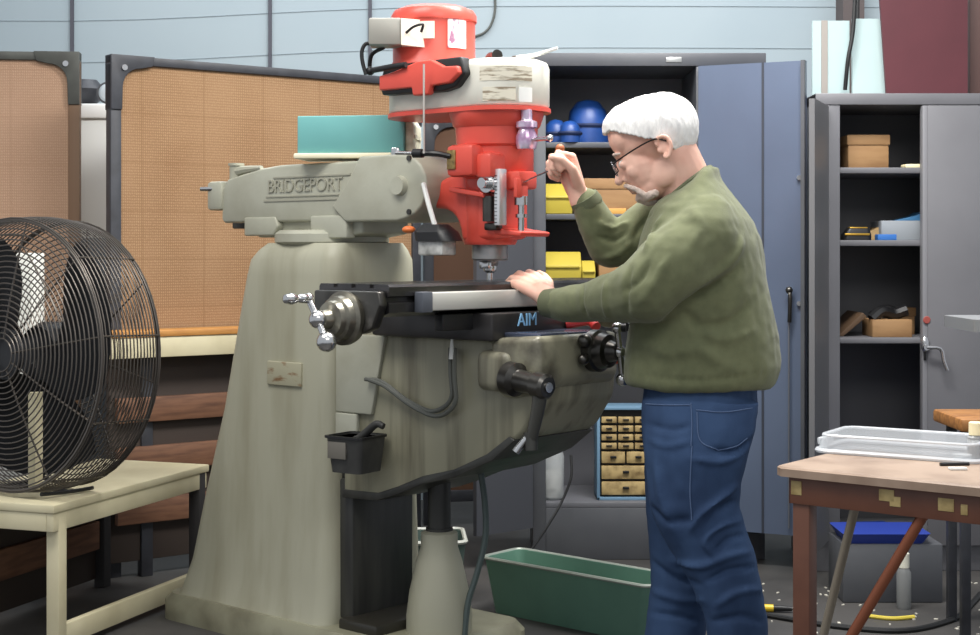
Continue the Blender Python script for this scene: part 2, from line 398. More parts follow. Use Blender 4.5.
# ------------------------------------------------------------ milling machine (local x = towards the operator, local y = along the table, away from the lens)
TH = R(41)
mill = thing('milling_machine', 'grey green vertical milling machine with a red head and motor', 'milling machine', (0, 4.3, 0), -TH)
def mlocal(p):
    return M.LocRotScale(mill.location, mill.rotation_euler, None) @ V(p)
b = bm_()
loft(b, [rrect(-1.22, -.05, -.255, .255, 0, .06), rrect(-1.22, -.05, -.255, .255, .06, .06), rrect(-1.20, -.07, -.24, .24, .085, .06)])
obj('base', b, mat('base_paint', (150, 148, 126), 0.4, c2=(104, 100, 82), scale=5, mixlo=.45, mixhi=.75), mill)
b = bm_()
secs = [(.07, -1.19, .235), (.1, -1.165, .225), (.2, -1.125, .213), (.4, -1.075, .203), (.7, -.985, .194), (1.0, -.915, .188), (1.12, -.885, .186), (1.17, -.87, .183), (1.2, -.845, .172), (1.222, -.82, .155)]
rings = []
for z, xr, hw in secs:
    rr = .055
    rings.append(rrect(xr, -.454 - max(0, (z - 1.17)) * .3, -hw, hw, z, rr))
loft(b, rings); col_ = obj('column', b, PAINT, mill, 50)
b = bm_(); prism(b, [(-.74, .785), (-.585, .785), (-.585, .858), (-.74, .858)], -.2, -.188, .003)
g = obj('cover_plate', b, mat('cover_paint', (168, 164, 140), .45, c2=(128, 96, 64), scale=16, stretch=(1, 1, 3), mixlo=.58, mixhi=.7), col_)
b = bm_(); box(b, (-.47, -.15, .5), (-.425, .15, .96), .006); obj('column_way', b, GRIME, mill)
b = bm_(); box(b, (-.46, -.16, .1), (-.40, .10, .52), .01); obj('way_cover', b, GRIME, mill)
b = bm_(); box(b, (-.42, -.20, .08), (-.26, .2, .115), .008); obj('chip_tray', b, mat('tray_dark', (46, 44, 38), .35), mill)  # dark tone over the whole tray
# turret
b = bm_(); lathe(b, [(.165, 1.215), (.18, 1.225), (.18, 1.25), (.165, 1.262)], (-.66, 0, 0)); obj('turret', b, PAINTL, mill)
b = bm_(); prism(b, [(-.93, 1.262), (-.93, 1.32), (-.42, 1.32), (-.42, 1.25), (-.52, 1.235), (-.70, 1.262), (-.80, 1.24), (-.9, 1.24)], -.10, .10, .008); obj('turret_saddle', b, PAINTL, mill)
b = bm_(); prism(b, [(-.94, 1.305), (-.94, 1.245), (-.80, 1.245), (-.775, 1.275), (-.79, 1.305)], -.125, -.09, .006); obj('clamp', b, PAINTL, mill)
b = bm_(); prism(b, [(-.62, 1.305), (-.46, 1.305), (-.46, 1.235), (-.54, 1.235), (-.62, 1.262)], -.13, -.09, .006); obj('clamp', b, PAINTL, mill)
# ram
b = bm_()
prism(b, [(-1.06, 1.302), (-1.055, 1.40), (-1.03, 1.43), (-.95, 1.445), (-.86, 1.46), (-.77, 1.467), (-.42, 1.467), (-.3, 1.467), (-.2, 1.40), (-.2, 1.295), (-.3, 1.288), (-1.05, 1.288)], -.12, .12, .014)
ram = obj('ram', b, PAINTL, mill)
b = bm_()
o = [(-.40, 1.478), (-.24, 1.478)]
for k in range(9):
    a = R(80 - 160 * k / 8); o.append((-.215 + .092 * cos(a), 1.384 + .092 * sin(a)))
o += [(-.24, 1.284), (-.46, 1.284), (-.52, 1.33), (-.455, 1.40)]
prism(b, o, -.135, .135, .008); adp = obj('ram_adapter', b, PAINTL, mill)
b = bm_(); cyl(b, (-.2265, -.134, 1.386), (-.2265, -.152, 1.386), .03, .026); obj('boss', b, PAINTL, adp)
b = bm_()
for x, z in ((-.19, 1.465), (-.19, 1.31)): cyl(b, (x, -.134, z), (x, -.14, z), .008)
obj('screw', b, STEEL, adp)
b = bm_(); box(b, (-.845, -.1235, 1.353), (-.50, -.119, 1.36)); box(b, (-.835, -.1235, 1.366), (-.50, -.119, 1.370)); box(b, (-.80, -.1235, 1.425), (-.45, -.119, 1.43)); 
rotx = M.Translation((-.655, -.121, 1.399)) @ M.Rotation(pi / 2, 4, 'X')
b2 = text_bm('BRIDGEPORT', .058, .0035, rotx); me = bpy.data.meshes.new('q'); b2.to_mesh(me); b2.free(); b.from_mesh(me)
obj('raised_lettering', b, mat('letter_paint', (160, 158, 142), .45), ram)
b = bm_(); box(b, (-1.125, -.13, 1.33), (-1.05, .05, 1.425), .012); obj('end_clamp', b, PAINTL, mill)
b = bm_(); cyl(b, (-1.02, -.09, 1.43), (-1.02, -.09, 1.475), .022); cyl(b, (-1.02, -.09, 1.475), (-1.02, -.09, 1.483), .026)
tube(b, [(-1.02, -.09, 1.455), (-.95, -.10, 1.46), (-.87, -.11, 1.462)], lambda s: .018 * (1 - .6 * s)); obj('lock_lever', b, PAINTL, mill)
b = bm_(); tube(b, [(-1.09, -.12, 1.40), (-1.14, -.14, 1.40)], .008, 8, 0); obj('stop_rod', b, BRIGHT, mill)
b = bm_(); box(b, (-1.08, -.06, 1.27), (-1.0, .06, 1.325), .006); obj('gear_guard', b, GRIME, mill)

# red head
HX = .025
b = bm_()
o = [(-.17, 1.372), (-.12, 1.405), (-.04, 1.43), (.07, 1.43), (.085, 1.40), (.085, 1.232), (-.045, 1.22), (-.055, 1.27), (-.075, 1.30), (-.11, 1.318), (-.17, 1.322)]
prism(b, o, -.075, .075, .02)
obj('knuckle', b, RED, mill)
b = bm_()
lathe(b, [(.09, 1.40), (.106, 1.42), (.106, 1.49), (.115, 1.497), (.118, 1.545), (.125, 1.552), (.134, 1.58), (.136, 1.595)], (HX, 0, 0), seg=40)
lathe(b, [(.072, 1.215), (.078, 1.225), (.08, 1.42)], (0, 0, 0), seg=32)
obj('head_casting', b, RED, mill)
b = bm_(); box(b, (-.04, -.145, 1.405), (.06, -.03, 1.495), .014); box(b, (.05, -.125, 1.40), (.11, -.03, 1.47), .012); gb = obj('gear_box', b, RED, mill)
b = bm_(); box(b, (-.032, -.150, 1.425), (.0, -.143, 1.48), .003); obj('brass_plate', b, BRASS, gb)
b = bm_(); tube(b, [(-.018, -.149, 1.462), (-.05, -.17, 1.47), (-.09, -.185, 1.472)], .008); tube(b, [(-.09, -.185, 1.472), (-.12, -.19, 1.473)], .013, 10, 0); obj('feed_lever', b, BLACK, mill)
b = bm_(); tube(b, [(-.12, -.19, 1.473), (-.18, -.2, 1.476)], .006, 8, 0); obj('lever_rod', b, BRIGHT, mill)
b = bm_(); box(b, (.05, -.06, 1.37), (.16, .02, 1.42), .008); box(b, (.145, -.07, 1.345), (.16, -.02, 1.40), .005); obj('feed_bracket', b, RED, mill)
b = bm_(); prism(b, [(.03, 1.245), (.17, 1.237), (.175, 1.25), (.03, 1.27)], -.07, .06, .005); prism(b, [(-.06, 1.365), (.07, 1.345), (.07, 1.36), (-.06, 1.38)], -.11, -.05, .004); obj('stop_bracket', b, RED, mill)
b = bm_(); box(b, (.105, -.104, 1.268), (.125, -.072, 1.425), .003)
sb = obj('stop_plate', b, mat('chrome_scale', (226, 226, 228), .25, .6), mill)
b = bm_()
for k in range(14): box(b, (.108, -.1055, 1.275 + k * .01), (.116, -.1035, 1.277 + k * .01))
obj('scale_marks', b, BLACK, sb)
b = bm_(); cyl(b, (.145, -.035, 1.245), (.145, -.035, 1.40), .009); cyl(b, (.145, -.035, 1.325), (.145, -.035, 1.35), .019); cyl(b, (.145, -.035, 1.29), (.145, -.035, 1.30), .016); obj('stop_screw', b, BRIGHT, mill)
b = bm_(); cyl(b, (.085, -.07, 1.385), (.085, -.115, 1.385), .03, .026); cyl(b, (.085, -.115, 1.385), (.085, -.135, 1.385), .015); obj('quill_lock', b, BRIGHT, mill)
b = bm_(); cyl(b, (.07, -.085, 1.28), (.07, -.085, 1.35), .018); box(b, (.055, -.09, 1.255), (.1, -.06, 1.275), .004); obj('micro_dial', b, STEEL, mill)
b = bm_(); lathe(b, [(.022, 1.545), (.03, 1.55), (.03, 1.565), (.016, 1.572), (.016, 1.60)], (.165, -.035, -.01)); lathe(b, [(.026, 1.49), (.03, 1.505), (.03, 1.525), (.022, 1.545)], (.165, -.035, -.01)); obj('quill_dial', b, mat('violet_chrome', (186, 150, 184), .2, .6, c2=(225, 218, 232), scale=30), mill)
b = bm_(); tube(b, [(.18, -.04, 1.505), (.255, -.05, 1.505)], .0065, 10, 0); ball(b, (.26, -.05, 1.505), .010); obj('quill_lever', b, BRIGHT, mill)
# spindle
b = bm_(); lathe(b, [(.05, 1.223), (.052, 1.215), (.052, 1.175), (.047, 1.17)], (0, 0, 0)); lathe(b, [(.024, 1.172), (.024, 1.16), (.02, 1.155)], (0, 0, 0)); obj('quill', b, mat('satin_quill', (150, 150, 150), .4, .5), mill)
b = bm_(); lathe(b, [(.018, 1.156), (.02, 1.15), (.018, 1.14), (.01, 1.134)], (0, 0, 0)); box(b, (-.016, -.03, 1.147), (.02, -.015, 1.168), .003); obj('collet', b, BRIGHT, mill)
b = bm_(); cyl(b, (0, 0, 1.1135), (0, 0, 1.135), .009); obj('cutter', b, BRIGHT, mill)
# belt housing and motor
b = bm_(); bx = bm_()
prism(b, [(0, 0), (1, 0), (1, 1), (0, 1)], 0, .01); b.free(); b = bm_()
def zcaps(grow, z): return [V((x, y, z)) for x, y in capsule_outline(-.22, .048, .133 + grow)]
loft(b, [zcaps(-.006, 1.60), zcaps(0, 1.606), zcaps(0, 1.712), zcaps(-.006, 1.728), zcaps(-.02, 1.734)]); bh = obj('belt_housing', b, CREAM, mill, 50)
bx.free()
b = bm_(); loft(b, [zcaps(.004, 1.588), zcaps(.004, 1.60)]); obj('housing_flange', b, RED, mill)
# worn stickers on the right hand end of the housing
def curved_patch(c, rad, a0, a1, z0, z1, th=.0015, n=10):
    bb = bm_(); t = bmesh.new(); rows = []
    for rr in (rad, rad + th):
        for z in (z0, z1): rows.append([t.verts.new((c[0] + rr * cos(R(a0 + (a1 - a0) * k / n)), c[1] + rr * sin(R(a0 + (a1 - a0) * k / n)), z)) for k in range(n + 1)])
    i0, i1, o0, o1 = rows
    for k in range(n):
        t.faces.new((o0[k], o0[k + 1], o1[k + 1], o1[k])); t.faces.new((i0[k + 1], i0[k], i1[k], i1[k + 1]))
        t.faces.new((o1[k], o1[k + 1], i1[k + 1], i1[k])); t.faces.new((i0[k], i0[k + 1], o0[k + 1], o0[k]))
    t.faces.new((i0[0], o0[0], o1[0], i1[0])); t.faces.new((o0[n], i0[n], i1[n], o1[n]))
    bmesh.ops.recalc_face_normals(t, faces=t.faces); merge(bb, t); return bb
obj('label', curved_patch((.048, 0), .1325, -78, -12, 1.668, 1.708), WORN, bh)
obj('label', curved_patch((.048, 0), .1325, -74, -34, 1.612, 1.65), WORN, bh)
obj('label', curved_patch((.048, 0), .1325, -30, -12, 1.61, 1.65), WHITE, bh)
b = bm_(); lathe(b, [(.12, 1.722), (.128, 1.73), (.128, 1.745), (.122, 1.755), (.122, 1.868), (.127, 1.872), (.127, 1.89), (.118, 1.905), (.09, 1.916), (.03, 1.919)], (-.22, 0, 0), seg=44); mo = obj('motor', b, RED, mill, 35)
b = bm_(); lathe(b, [(.02, 1.917), (.014, 1.929), (.004, 1.931)], (-.25, 0, 0)); obj('motor_cap', b, BLACK, mo)
CRS = mat('cream_sticker', (248, 240, 222), .5)
obj('sticker', curved_patch((-.22, 0), .1225, -66, -46, 1.81, 1.86), CRS, mo)
obj('sticker', curved_patch((-.22, 0), .1225, -28, 2, 1.785, 1.868), mat('pale_sticker', (242, 224, 222), .5, c2=(160, 110, 140), scale=55, stretch=(1, 1, .5), mixlo=.52, mixhi=.6), mo)
obj('sticker', curved_patch((-.22, 0), .1225, -86, -68, 1.79, 1.835), mat('dark_sticker', (140, 40, 40), .5), mo)
# motor mount bar (red) on the lens side of the guard
b = bm_(); prism(b, [(-.28, 1.65), (-.29, 1.69), (-.27, 1.735), (.03, 1.738), (.045, 1.69), (.01, 1.655), (-.04, 1.645)], -.158, -.12, .006); bm2 = b; obj('recess_shade', b, BLACK, mill)  # raised black slab paints in the shade of the notch behind the mount
b = bm_(); prism(b, [(-.275, 1.662), (-.275, 1.705), (-.22, 1.712), (-.12, 1.735), (-.07, 1.735), (-.02, 1.712), (.03, 1.71), (.036, 1.69), (.0, 1.665), (-.07, 1.662), (-.08, 1.638), (-.14, 1.638), (-.145, 1.662)], -.175, -.15, .005); mb = obj('motor_mount', b, RED, mill)
b = bm_(); tube(b, [(-.30, -.18, 1.722), (-.21, -.185, 1.725), (-.16, -.18, 1.727)], .009, 10, 0); ball(b, (-.305, -.18, 1.721), .013); obj('belt_lever', b, BLACK, mill)
b = bm_(); tube(b, [(-.34, -.15, 1.72), (-.32, -.16, 1.77), (-.28, -.15, 1.79)], .006); obj('motor_cable', b, RUBBER, mill)
# drum switch box on the motor, turned towards the lens
ms = M.LocRotScale(mill.location, mill.rotation_euler, None).inverted() @ M.Translation(P(386, 47, 4.36))
b = bm_(); box(b, (-.047, -.05, 0), (.047, .04, .078), .006, ms); sw = obj('switch_box', b, mat('switch_grey', (150, 148, 140), .45), mill)
b = bm_(); loft(b, [[V(p) for p in ((.047, -.052, .0), (.047, .03, .0), (.047, .03, .076), (.047, -.052, .076))], [V(p) for p in ((.115, -.035, -.006), (.115, .05, -.006), (.10, .05, .074), (.10, -.035, .074))]], ms); obj('switch_cover', b, CRS, sw)
b = bm_(); tube(b, [ms @ V(p) for p in ((.062, -.05, .035), (.085, -.075, .048), (.11, -.07, .055), (.105, -.06, .035))], .004); obj('switch_handle', b, BLACK, sw)
b = bm_(); tube(b, [ms @ V(p) for p in ((-.047, 0, .01), (-.06, 0, .008), (-.07, 0, -.012), (-.068, 0, -.045), (-.058, 0, -.08))], .006); obj('switch_cable', b, RUBBER, sw)

# knee
KN = mat('knee_paint', (148, 145, 124), 0.42, c2=(98, 94, 78), scale=5, stretch=(4, 4, .3), mixlo=.46, mixhi=.74, bump=.05)
b = bm_()
prism(b, [(-.43, .958), (.22, .958), (.30, .93), (.325, .86), (.315, .79), (.26, .71), (.16, .635), (.02, .575), (-.1, .545), (-.2, .505), (-.28, .478), (-.43, .472)], -.17, .17, .012); obj('knee', b, KN, mill)
b = bm_(); prism(b, [(-.45, .72), (-.30, .72), (-.245, .952), (-.45, .952)], -.182, -.165, .004); prism(b, [(-.45, .60), (-.36, .60), (-.36, .718), (-.45, .718)], -.184, -.165, .004); obj('gib_plate', b, PAINTL, mill)
b = bm_(); prism(b, [(-.43, .466), (-.28, .472), (-.2, .499), (-.1, .539), (.02, .569), (.16, .629), (.24, .69), (.22, .70), (.14, .645), (.02, .592), (-.1, .562), (-.2, .522), (-.28, .495), (-.43, .49)], -.176, .176, .003); obj('knee_edge', b, GRIME, mill)
# saddle and knee-front block
b = bm_(); box(b, (-.26, -.22, .955), (.2, .22, 1.03), .008); obj('saddle', b, mat('saddle_dark', (56, 54, 54), .35, .3, c2=(38, 37, 38), scale=8), mill)
b = bm_()
prism(b, [(.17, .962), (.34, .975), (.342, .85), (.30, .815), (.22, .80), (.17, .83)], -.20, .16, .02); fb = obj('knee_front', b, mat('front_paint', (150, 147, 126), .35, .2, c2=(84, 80, 70), scale=9, mixlo=.45, mixhi=.7), mill)
b = bm_(); box(b, (.13, -.17, .965), (.325, .1, .978), .004); obj('saddle_cover', b, mat('blue_sheen_steel', (96, 104, 126), .25, .7), mill)  # light-blue reflection on the dark top is put into the base colour
# blue letters on the saddle front
b = text_bm('AIM', .05, .0015, M(((0, 0, 1, .201), (1, 0, 0, -.075), (0, 1, 0, 1.008), (0, 0, 0, 1)))); obj('blue_lettering', b, BLUEL, mill)
# knee crank
b = bm_(); lathe(b, [(.045, 0), (.045, .03), (.03, .04), (.026, .10), (.034, .105), (.034, .14), (.026, .148)], (.262, -.225, .862), (1, -.12, -.1)); kc = obj('knee_crank_shaft', b, STEEL, mill)
e = V((.262, -.225, .862)) + V((1, -.12, -.1)).normalized() * .149
b = bm_(); cyl(b, e, e + V((.004, -.0005, 0)), .013); obj('hub_pin', b, BRIGHT, kc)
b = bm_(); e0 = e - V((.025, 0, 0)); tube(b, [e0, e0 + V((-.01, -.0, -.06)), e0 + V((-.035, -.0, -.15))], lambda s: .021 - .006 * s, 12); tube(b, [e0 + V((-.035, 0, -.12)), e0 + V((-.033, 0, -.165))], .018, 12, 0); cr = obj('knee_crank', b, GRIME, mill)
b = bm_(); tube(b, [e0 + V((-.035, -.005, -.125)), e0 + V((-.06, -.03, -.17))], lambda s: .008 + .003 * s, 10, 0); obj('crank_handle', b, BRIGHT, cr)
b = bm_(); box(b, (.13, -.215, .82), (.25, -.165, .93), .025, seg=4); obj('shaft_boss', b, PAINTD, mill)
# cross feed
cf = V((.34, .04, .925))
b = bm_(); lathe(b, [(.058, 0), (.058, .025), (.05, .03), (.045, .055), (.03, .06), (.022, .085)], cf, (1, 0, 0)); ball(b, cf + V((.02, -.065, .03)), .02); ball(b, cf + V((.02, -.07, -.02)), .016); obj('cross_feed_dial', b, STEEL, mill)
b = bm_(); h0 = cf + V((.09, 0, 0)); ball(b, h0, .017); tube(b, [h0 + V((0, -.012, .062)), h0, h0 + V((0, .012, -.07))], .009, 10, 0); ball(b, h0 + V((0, -.012, .065)), .016); ball(b, h0 + V((0, .012, -.075)), .019); ch = obj('cross_feed_crank', b, BRIGHT, mill)
b = bm_(); tube(b, [h0 + V((0, -.012, .066)), h0 + V((.02, -.0, .066))], .012, 10, 0); tube(b, [h0 + V((.0, .03, .066)), h0 + V((.0, .08, .066))], .012, 10, 0); obj('crank_grip', b, BLACK, ch)
b = bm_(); tube(b, [(.20, .10, .99), (.255, .13, 1.0), (.29, .12, .985)], .014, 10); obj('lock_lever', b, mat('red_grip', (190, 52, 50), .4), mill)
b = bm_(); ball(b, (.33, .15, .895), .016); cyl(b, (.30, .15, .895), (.33, .15, .895), .008); obj('orange_knob', b, mat('orange_red', (226, 92, 60), .4), mill)
# table
b = bm_(); ye = .54
prof = [(-.13, 1.05), (-.13, 1.105), (-.125, 1.112), (-.075, 1.112), (-.075, 1.102), (-.06, 1.102), (-.06, 1.112), (-.008, 1.112), (-.008, 1.102), (.008, 1.102), (.008, 1.112), (.06, 1.112), (.06, 1.102), (.075, 1.102), (.075, 1.112), (.125, 1.112), (.13, 1.105), (.13, 1.082), (.118, 1.078), (.118, 1.068), (.13, 1.064), (.13, 1.04), (.10, 1.028), (-.10, 1.028)]
prism(b, prof, -ye, ye, 0); tbl = obj('table', b, mat('table_iron', (88, 86, 86), .25, .8, c2=(56, 56, 58), scale=7), mill, 30)
for s in (-1, 1):
    b = bm_(); prism(b, [(-.12, 1.055), (-.12, 1.095), (.12, 1.095), (.128, 1.06), (.10, 1.00), (.06, .985), (-.06, .985), (-.10, 1.0)], s * ye, s * (ye + .03), .006); obj('table_end', b, STEEL, mill)
    c = (0, s * (ye + .03), 1.024)
    b = bm_(); lathe(b, [(.066, -.012), (.07, 0), (.07, .012), (.06, .018), (.056, .035), (.048, .04), (.044, .055), (.026, .06), (.022, .085)], c, (0, s, 0), 36); obj('feed_dial', b, mat('dial_steel', (150, 146, 132), .3, .85, c2=(96, 92, 84), scale=14), mill)
    h = V((0, s * (ye + .125), 1.024))
    b = bm_(); ball(b, h, .023); cyl(b, h - V((0, s * .035, 0)), h, .018); tube(b, [h + V((-.034, 0, .052)), h, h + V((.03, 0, -.05))], .009, 10, 0); ball(b, h + V((.033, 0, -.055)), .026); ball(b, h + V((-.034, 0, .053)), .014); ck = obj('table_crank', b, BRIGHT, mill)
    g = h + V((-.034, 0, .053)); b = bm_(); lathe(b, [(.007, .0), (.013, .01), (.011, .03), (.007, .037), (.012, .045), (.015, .06), (.011, .078), (.004, .082)], g, (0, s, 0)); obj('crank_grip', b, BRIGHT, ck)
# the pale bar along the front of the table
b = bm_(); box(b, (.131, -.41, 1.042), (.158, .40, 1.09), .005); sbx = obj('scale_bar', b, SATIN, mill)
b = bm_(); box(b, (.131, .40, 1.038), (.162, .42, 1.092), .004); obj('bar_end', b, STEEL, sbx)
b = bm_(); box(b, (.131, -.45, 1.038), (.162, -.41, 1.092), .004); obj('bar_end', b, mat('blue_grey_cap', (84, 88, 96), .4), sbx)
b = bm_(); box(b, (.1, -.34, .985), (.13, .34, 1.03), .004); obj('way_wiper', b, BLACK, mill)
# elevating screw and its bottle shaped housing
b = bm_(); lathe(b, [(.098, .07), (.097, .13), (.088, .2), (.068, .29), (.055, .33), (.054, .372), (.04, .378)], (-.18, -.02, 0)); obj('screw_housing', b, PAINT, mill)
b = bm_(); cyl(b, (-.18, -.02, .37), (-.18, -.02, .56), .034); cyl(b, (-.18, -.02, .372), (-.18, -.02, .385), .04); obj('elevating_screw', b, GRIME, mill)
# cables and coolant hose
b = bm_()
pts = [(.02, -.19, .93), (.03, -.2, .86), (.035, -.2, .80), (.0, -.195, .765), (-.06, -.19, .75), (-.15, -.19, .775), (-.24, -.195, .82), (-.31, -.195, .825)]
tube(b, pts, .0065); tube(b, [(x + .018, y - .004, z + .0 - .012 * (1 if i not in (0, len(pts) - 1) else 0)) for i, (x, y, z) in enumerate(pts)], .0065); obj('cable_loop', b, GREYCAB, mill)
b = bm_(); box(b, (.0, -.2, .955), (.05, -.185, .97), .003); tube(b, [(.035, -.2, .96), (.035, -.2, .90)], lambda s: .003 + .006 * s, 8, 0); obj('cable_clip', b, WHITE, mill)
b = bm_(); tube(b, [(-.055, .02, .57), (-.045, .03, .46), (-.045, .03, .36), (-.06, .01, .26), (-.075, -.01, .18), (-.08, -.02, .086)], .009); obj('coolant_hose', b, mat('grey_green_hose', (80, 92, 90), .4), mill)
# work lamp hanging at the ram end
b = bm_(); tube(b, [(-.13, -.14, 1.39), (-.10, -.15, 1.33), (-.075, -.15, 1.268)], .0075, 8, 0); obj('lamp_arm', b, WHITE, mill)
b = bm_(); loft(b, [rrect(-.13, .01, -.19, -.11, 1.225, .03), rrect(-.135, -.005, -.19, -.11, 1.25, .03), rrect(-.12, -.03, -.17, -.13, 1.272, .02)]); wl = obj('work_lamp', b, BLACK, mill)
b = bm_(); box(b, (-.115, -.18, 1.185), (-.02, -.12, 1.226), .006); obj('lamp_face', b, mat('lamp_clear', (200, 200, 196), .3, c2=(140, 140, 136), scale=30), wl)
b = bm_(); ball(b, (-.145, -.185, 1.258), (.02, .018, .011)); obj('lamp_switch', b, mat('orange_plastic', (226, 120, 60), .4), wl)
b = bm_(); tube(b, [(-.071, -.2, 1.72), (-.071, -.2, 1.47)], .003, 6, 0); obj('oil_pipe', b, mat('pale_pipe', (200, 196, 188), .3, .5), mill)

# things on the machine
def onmill(bm): bmesh.ops.transform(bm, matrix=M.LocRotScale(mill.location, mill.rotation_euler, None), verts=bm.verts); return bm
t = thing('tool_case', 'turquoise box with cream lid lying upside down on the ram', 'box', mlocal((-.53, -.02, 1.4785)), -TH + R(33))
b = bm_(); box(b, (-.175, -.09, .0), (.175, .09, .016), .004); obj('lid', b, mat('cream_lid', (238, 230, 200), .5), t)
b = bm_(); prism(b, [(-.165, .016), (.165, .016), (.165, .13), (-.165, .13)], -.08, .08, .003); bd = obj('body', b, mat('turquoise_card', (108, 172, 170), .55, c2=(102, 164, 162), scale=4), t)
b = bm_(); prism(b, [(.166, .02), (.19, .02), (.19, .10), (.18, .118), (.166, .125)], -.06, .075, .003); box(b, (.19, -.05, .06), (.194, .06, .072)); obj('end_flap', b, mat('cream_flap', (226, 222, 200), .5, c2=(170, 165, 140), scale=20), t)
b = bm_(); box(b, (.13, -.1, .0), (.155, -.09, .03), .003); obj('clasp', b, BRIGHT, t)
# odds and ends on the belt guard
b = bm_(); random.seed(3)
lathe(b, [(.014, 0), (.016, .02), (.012, .05), (.016, .07)], (.0, 0.0, 1.750), (.8, -.5, 0)); onmill(b)
solo('chuck_key', b, STEEL, 'dark steel tool lying on the cream belt guard beside the motor', 'tool')
b = bm_(); box(b, (.06, .02, 1.7345), (.11, .07, 1.754), .006); onmill(b); solo('bushing_block', b, mat('mottled_metal', (120, 115, 105), .4, .5, c2=(50, 48, 45), scale=50), 'mottled grey metal block on the belt guard', 'metal block')
b = bm_(); tube(b, [(.10, .0, 1.742), (.15, .02, 1.748), (.215, .04, 1.764)], lambda s: .0075 - .003 * s); onmill(b); solo('marker_pen', b, WHITE, 'white pen sticking out over the right end of the belt guard', 'pen')
# bucket hanging on the column side
t = thing('parts_bin', 'small dark plastic bin hung on the side of the milling machine', 'bin', mlocal((-.29, -.25, .566)), -TH + R(8)); t.scale = (.76, .76, .82)
b = bm_(); tt = bmesh.new()
r0, r1, r2, r3 = rrect(-.07, .07, -.07, .07, 0, .02), rrect(-.085, .085, -.085, .08, .125, .02), rrect(-.08, .08, -.08, .075, .125, .018), rrect(-.064, .064, -.064, .064, .006, .018)
loft(b, [r0, r1, r2, r3]); lip = rrect(-.09, .09, -.09, .082, .118, .02)
obj('bin_body', b, mat('bin_plastic', (64, 64, 62), .5, c2=(48, 48, 47), scale=12), t)
b = bm_(); loft(b, [rrect(-.091, .091, -.091, .083, .12, .02), rrect(-.091, .091, -.091, .083, .128, .02), rrect(-.081, .081, -.081, .076, .128, .018), rrect(-.081, .081, -.081, .076, .12, .018)]); obj('rim', b, BLACK, t)
b = bm_(); box(b, (-.07, -.087, .05), (.015, -.079, .108), .001, M.Rotation(R(0), 4, 'X')); obj('label_plate', b, mat('grey_label', (110, 106, 98), .6), t)
b = bm_(); lathe(b, [(.02, 0), (.035, .02), (.02, .05)], mlocal((-.29, -.25, .625)), (.5, .1, .6)); tube(b, [mlocal(p) for p in ((-.30, -.255, .64), (-.26, -.245, .675), (-.22, -.24, .705), (-.195, -.235, .70))], lambda s: .014 - .005 * s, 10); solo('brush', b, mat('dark_brush', (52, 52, 50), .6), 'dark brush leaning out of the plastic bin on the machine', 'brush')
# ------------------------------------------------------------ steel cabinets
CAB = mat('cabinet_grey', (92, 94, 98), .45, .1, c2=(76, 78, 84), scale=3)
CABI = mat('cabinet_inside', (104, 105, 110), .55)
DOORB = mat('cabinet_door_blue_grey', (98, 110, 132), .32, .2, c2=(90, 101, 122), scale=2)
t = thing('steel_cabinet', 'tall dark grey steel cabinet standing open behind the man', 'cabinet', (.616, 6.02, 0), 0, 'open steel cabinets')
X0, X1, Y0, Y1, ZT = .166, 1.067, 5.8, 6.25, 1.962
def wb(name, lo, hi, m, root, bev=.003, parent=None):
    b = bm_(); box(b, lo, hi, bev); return wpart(name, b, m, root, 40, parent)
wb('back_panel', (X0, Y1 - .01, .02), (X1, Y1, ZT), CABI, t)
wb('side_panel', (X0, Y0, 0), (X0 + .05, Y1, ZT - .001), CAB, t); wb('side_panel', (X1 - .02, Y0 + .02, 0), (X1, Y1, ZT - .001), CAB, t)
wb('top_panel', (X0, Y0 - .004, 1.911), (X1, Y1, ZT), CAB, t)
wb('center_stile', (.797, Y0, .1), (.83, Y1 - .02, 1.911), CAB, t)
wb('fixed_panel', (.83, Y0 + .01, .1), (X1 - .02, Y0 + .03, 1.911), CAB, t)
wb('plinth', (X0 + .05, Y0 + .01, 0), (X1 - .02, Y0 + .03, .2), CAB, t)
SH = [.2, 1.046, 1.318, 1.596]
SHT = []
for z in SH:
    wb('shelf', (X0 + .05, Y0 + .012, z), (.797, Y1 - .012, z + .022), CAB if z > .3 else CABI, t); SHT.append(z + .022)
wb('label_holder', (.68, Y0 - .007, 1.925), (.74, Y0 - .003, 1.945), mat('holder_silver', (170, 172, 172), .3, .6), t, .001)
def slab(p, q, z0, z1, th):
    a, c = V((p[0], p[1], 0)), V((q[0], q[1], 0)); d = (c - a).normalized(); n = V((-d.y, d.x, 0)) * th
    b = bm_(); loft(b, [[V((v.x, v.y, z)) for v in (a, c, c + n, a + n)] for z in (z0, z1)]); return b
hp, fp = (.802, 5.775), (1.178, 5.60)
dr = wpart('door', slab(hp, fp, .13, 1.908, .022), DOORB, t, 30)
def along(p, q, s, off=0):
    a, c = V((p[0], p[1], 0)), V((q[0], q[1], 0)); d = c - a; n = V((d.y, -d.x, 0)).normalized(); return a + d * s + n * off
s0, s1 = along(hp, fp, .60, .001), along(hp, fp, .62, .001)
EDG = mat('seam_slate', (52, 56, 66), .5)  # dark slate tone for the fold seam of the door
wpart('door_seam', slab((s0.x, s0.y), (s1.x, s1.y), .13, 1.908, -.003), EDG, t, 30, dr)
s0, s1 = along(hp, fp, .965, 0), along(hp, fp, 1.0, 0)
wpart('door_flange', slab((s0.x, s0.y), (s1.x, s1.y), .13, 1.908, -.018), CAB, t, 30, dr)
b = bm_(); c = along(hp, fp, .86, .02); cyl(b, (c.x, c.y, .16), (c.x, c.y, 1.03), .0035)
wpart('latch_rod', b, mat('rod_grey', (110, 114, 122), .4, .3), t, 40, dr)
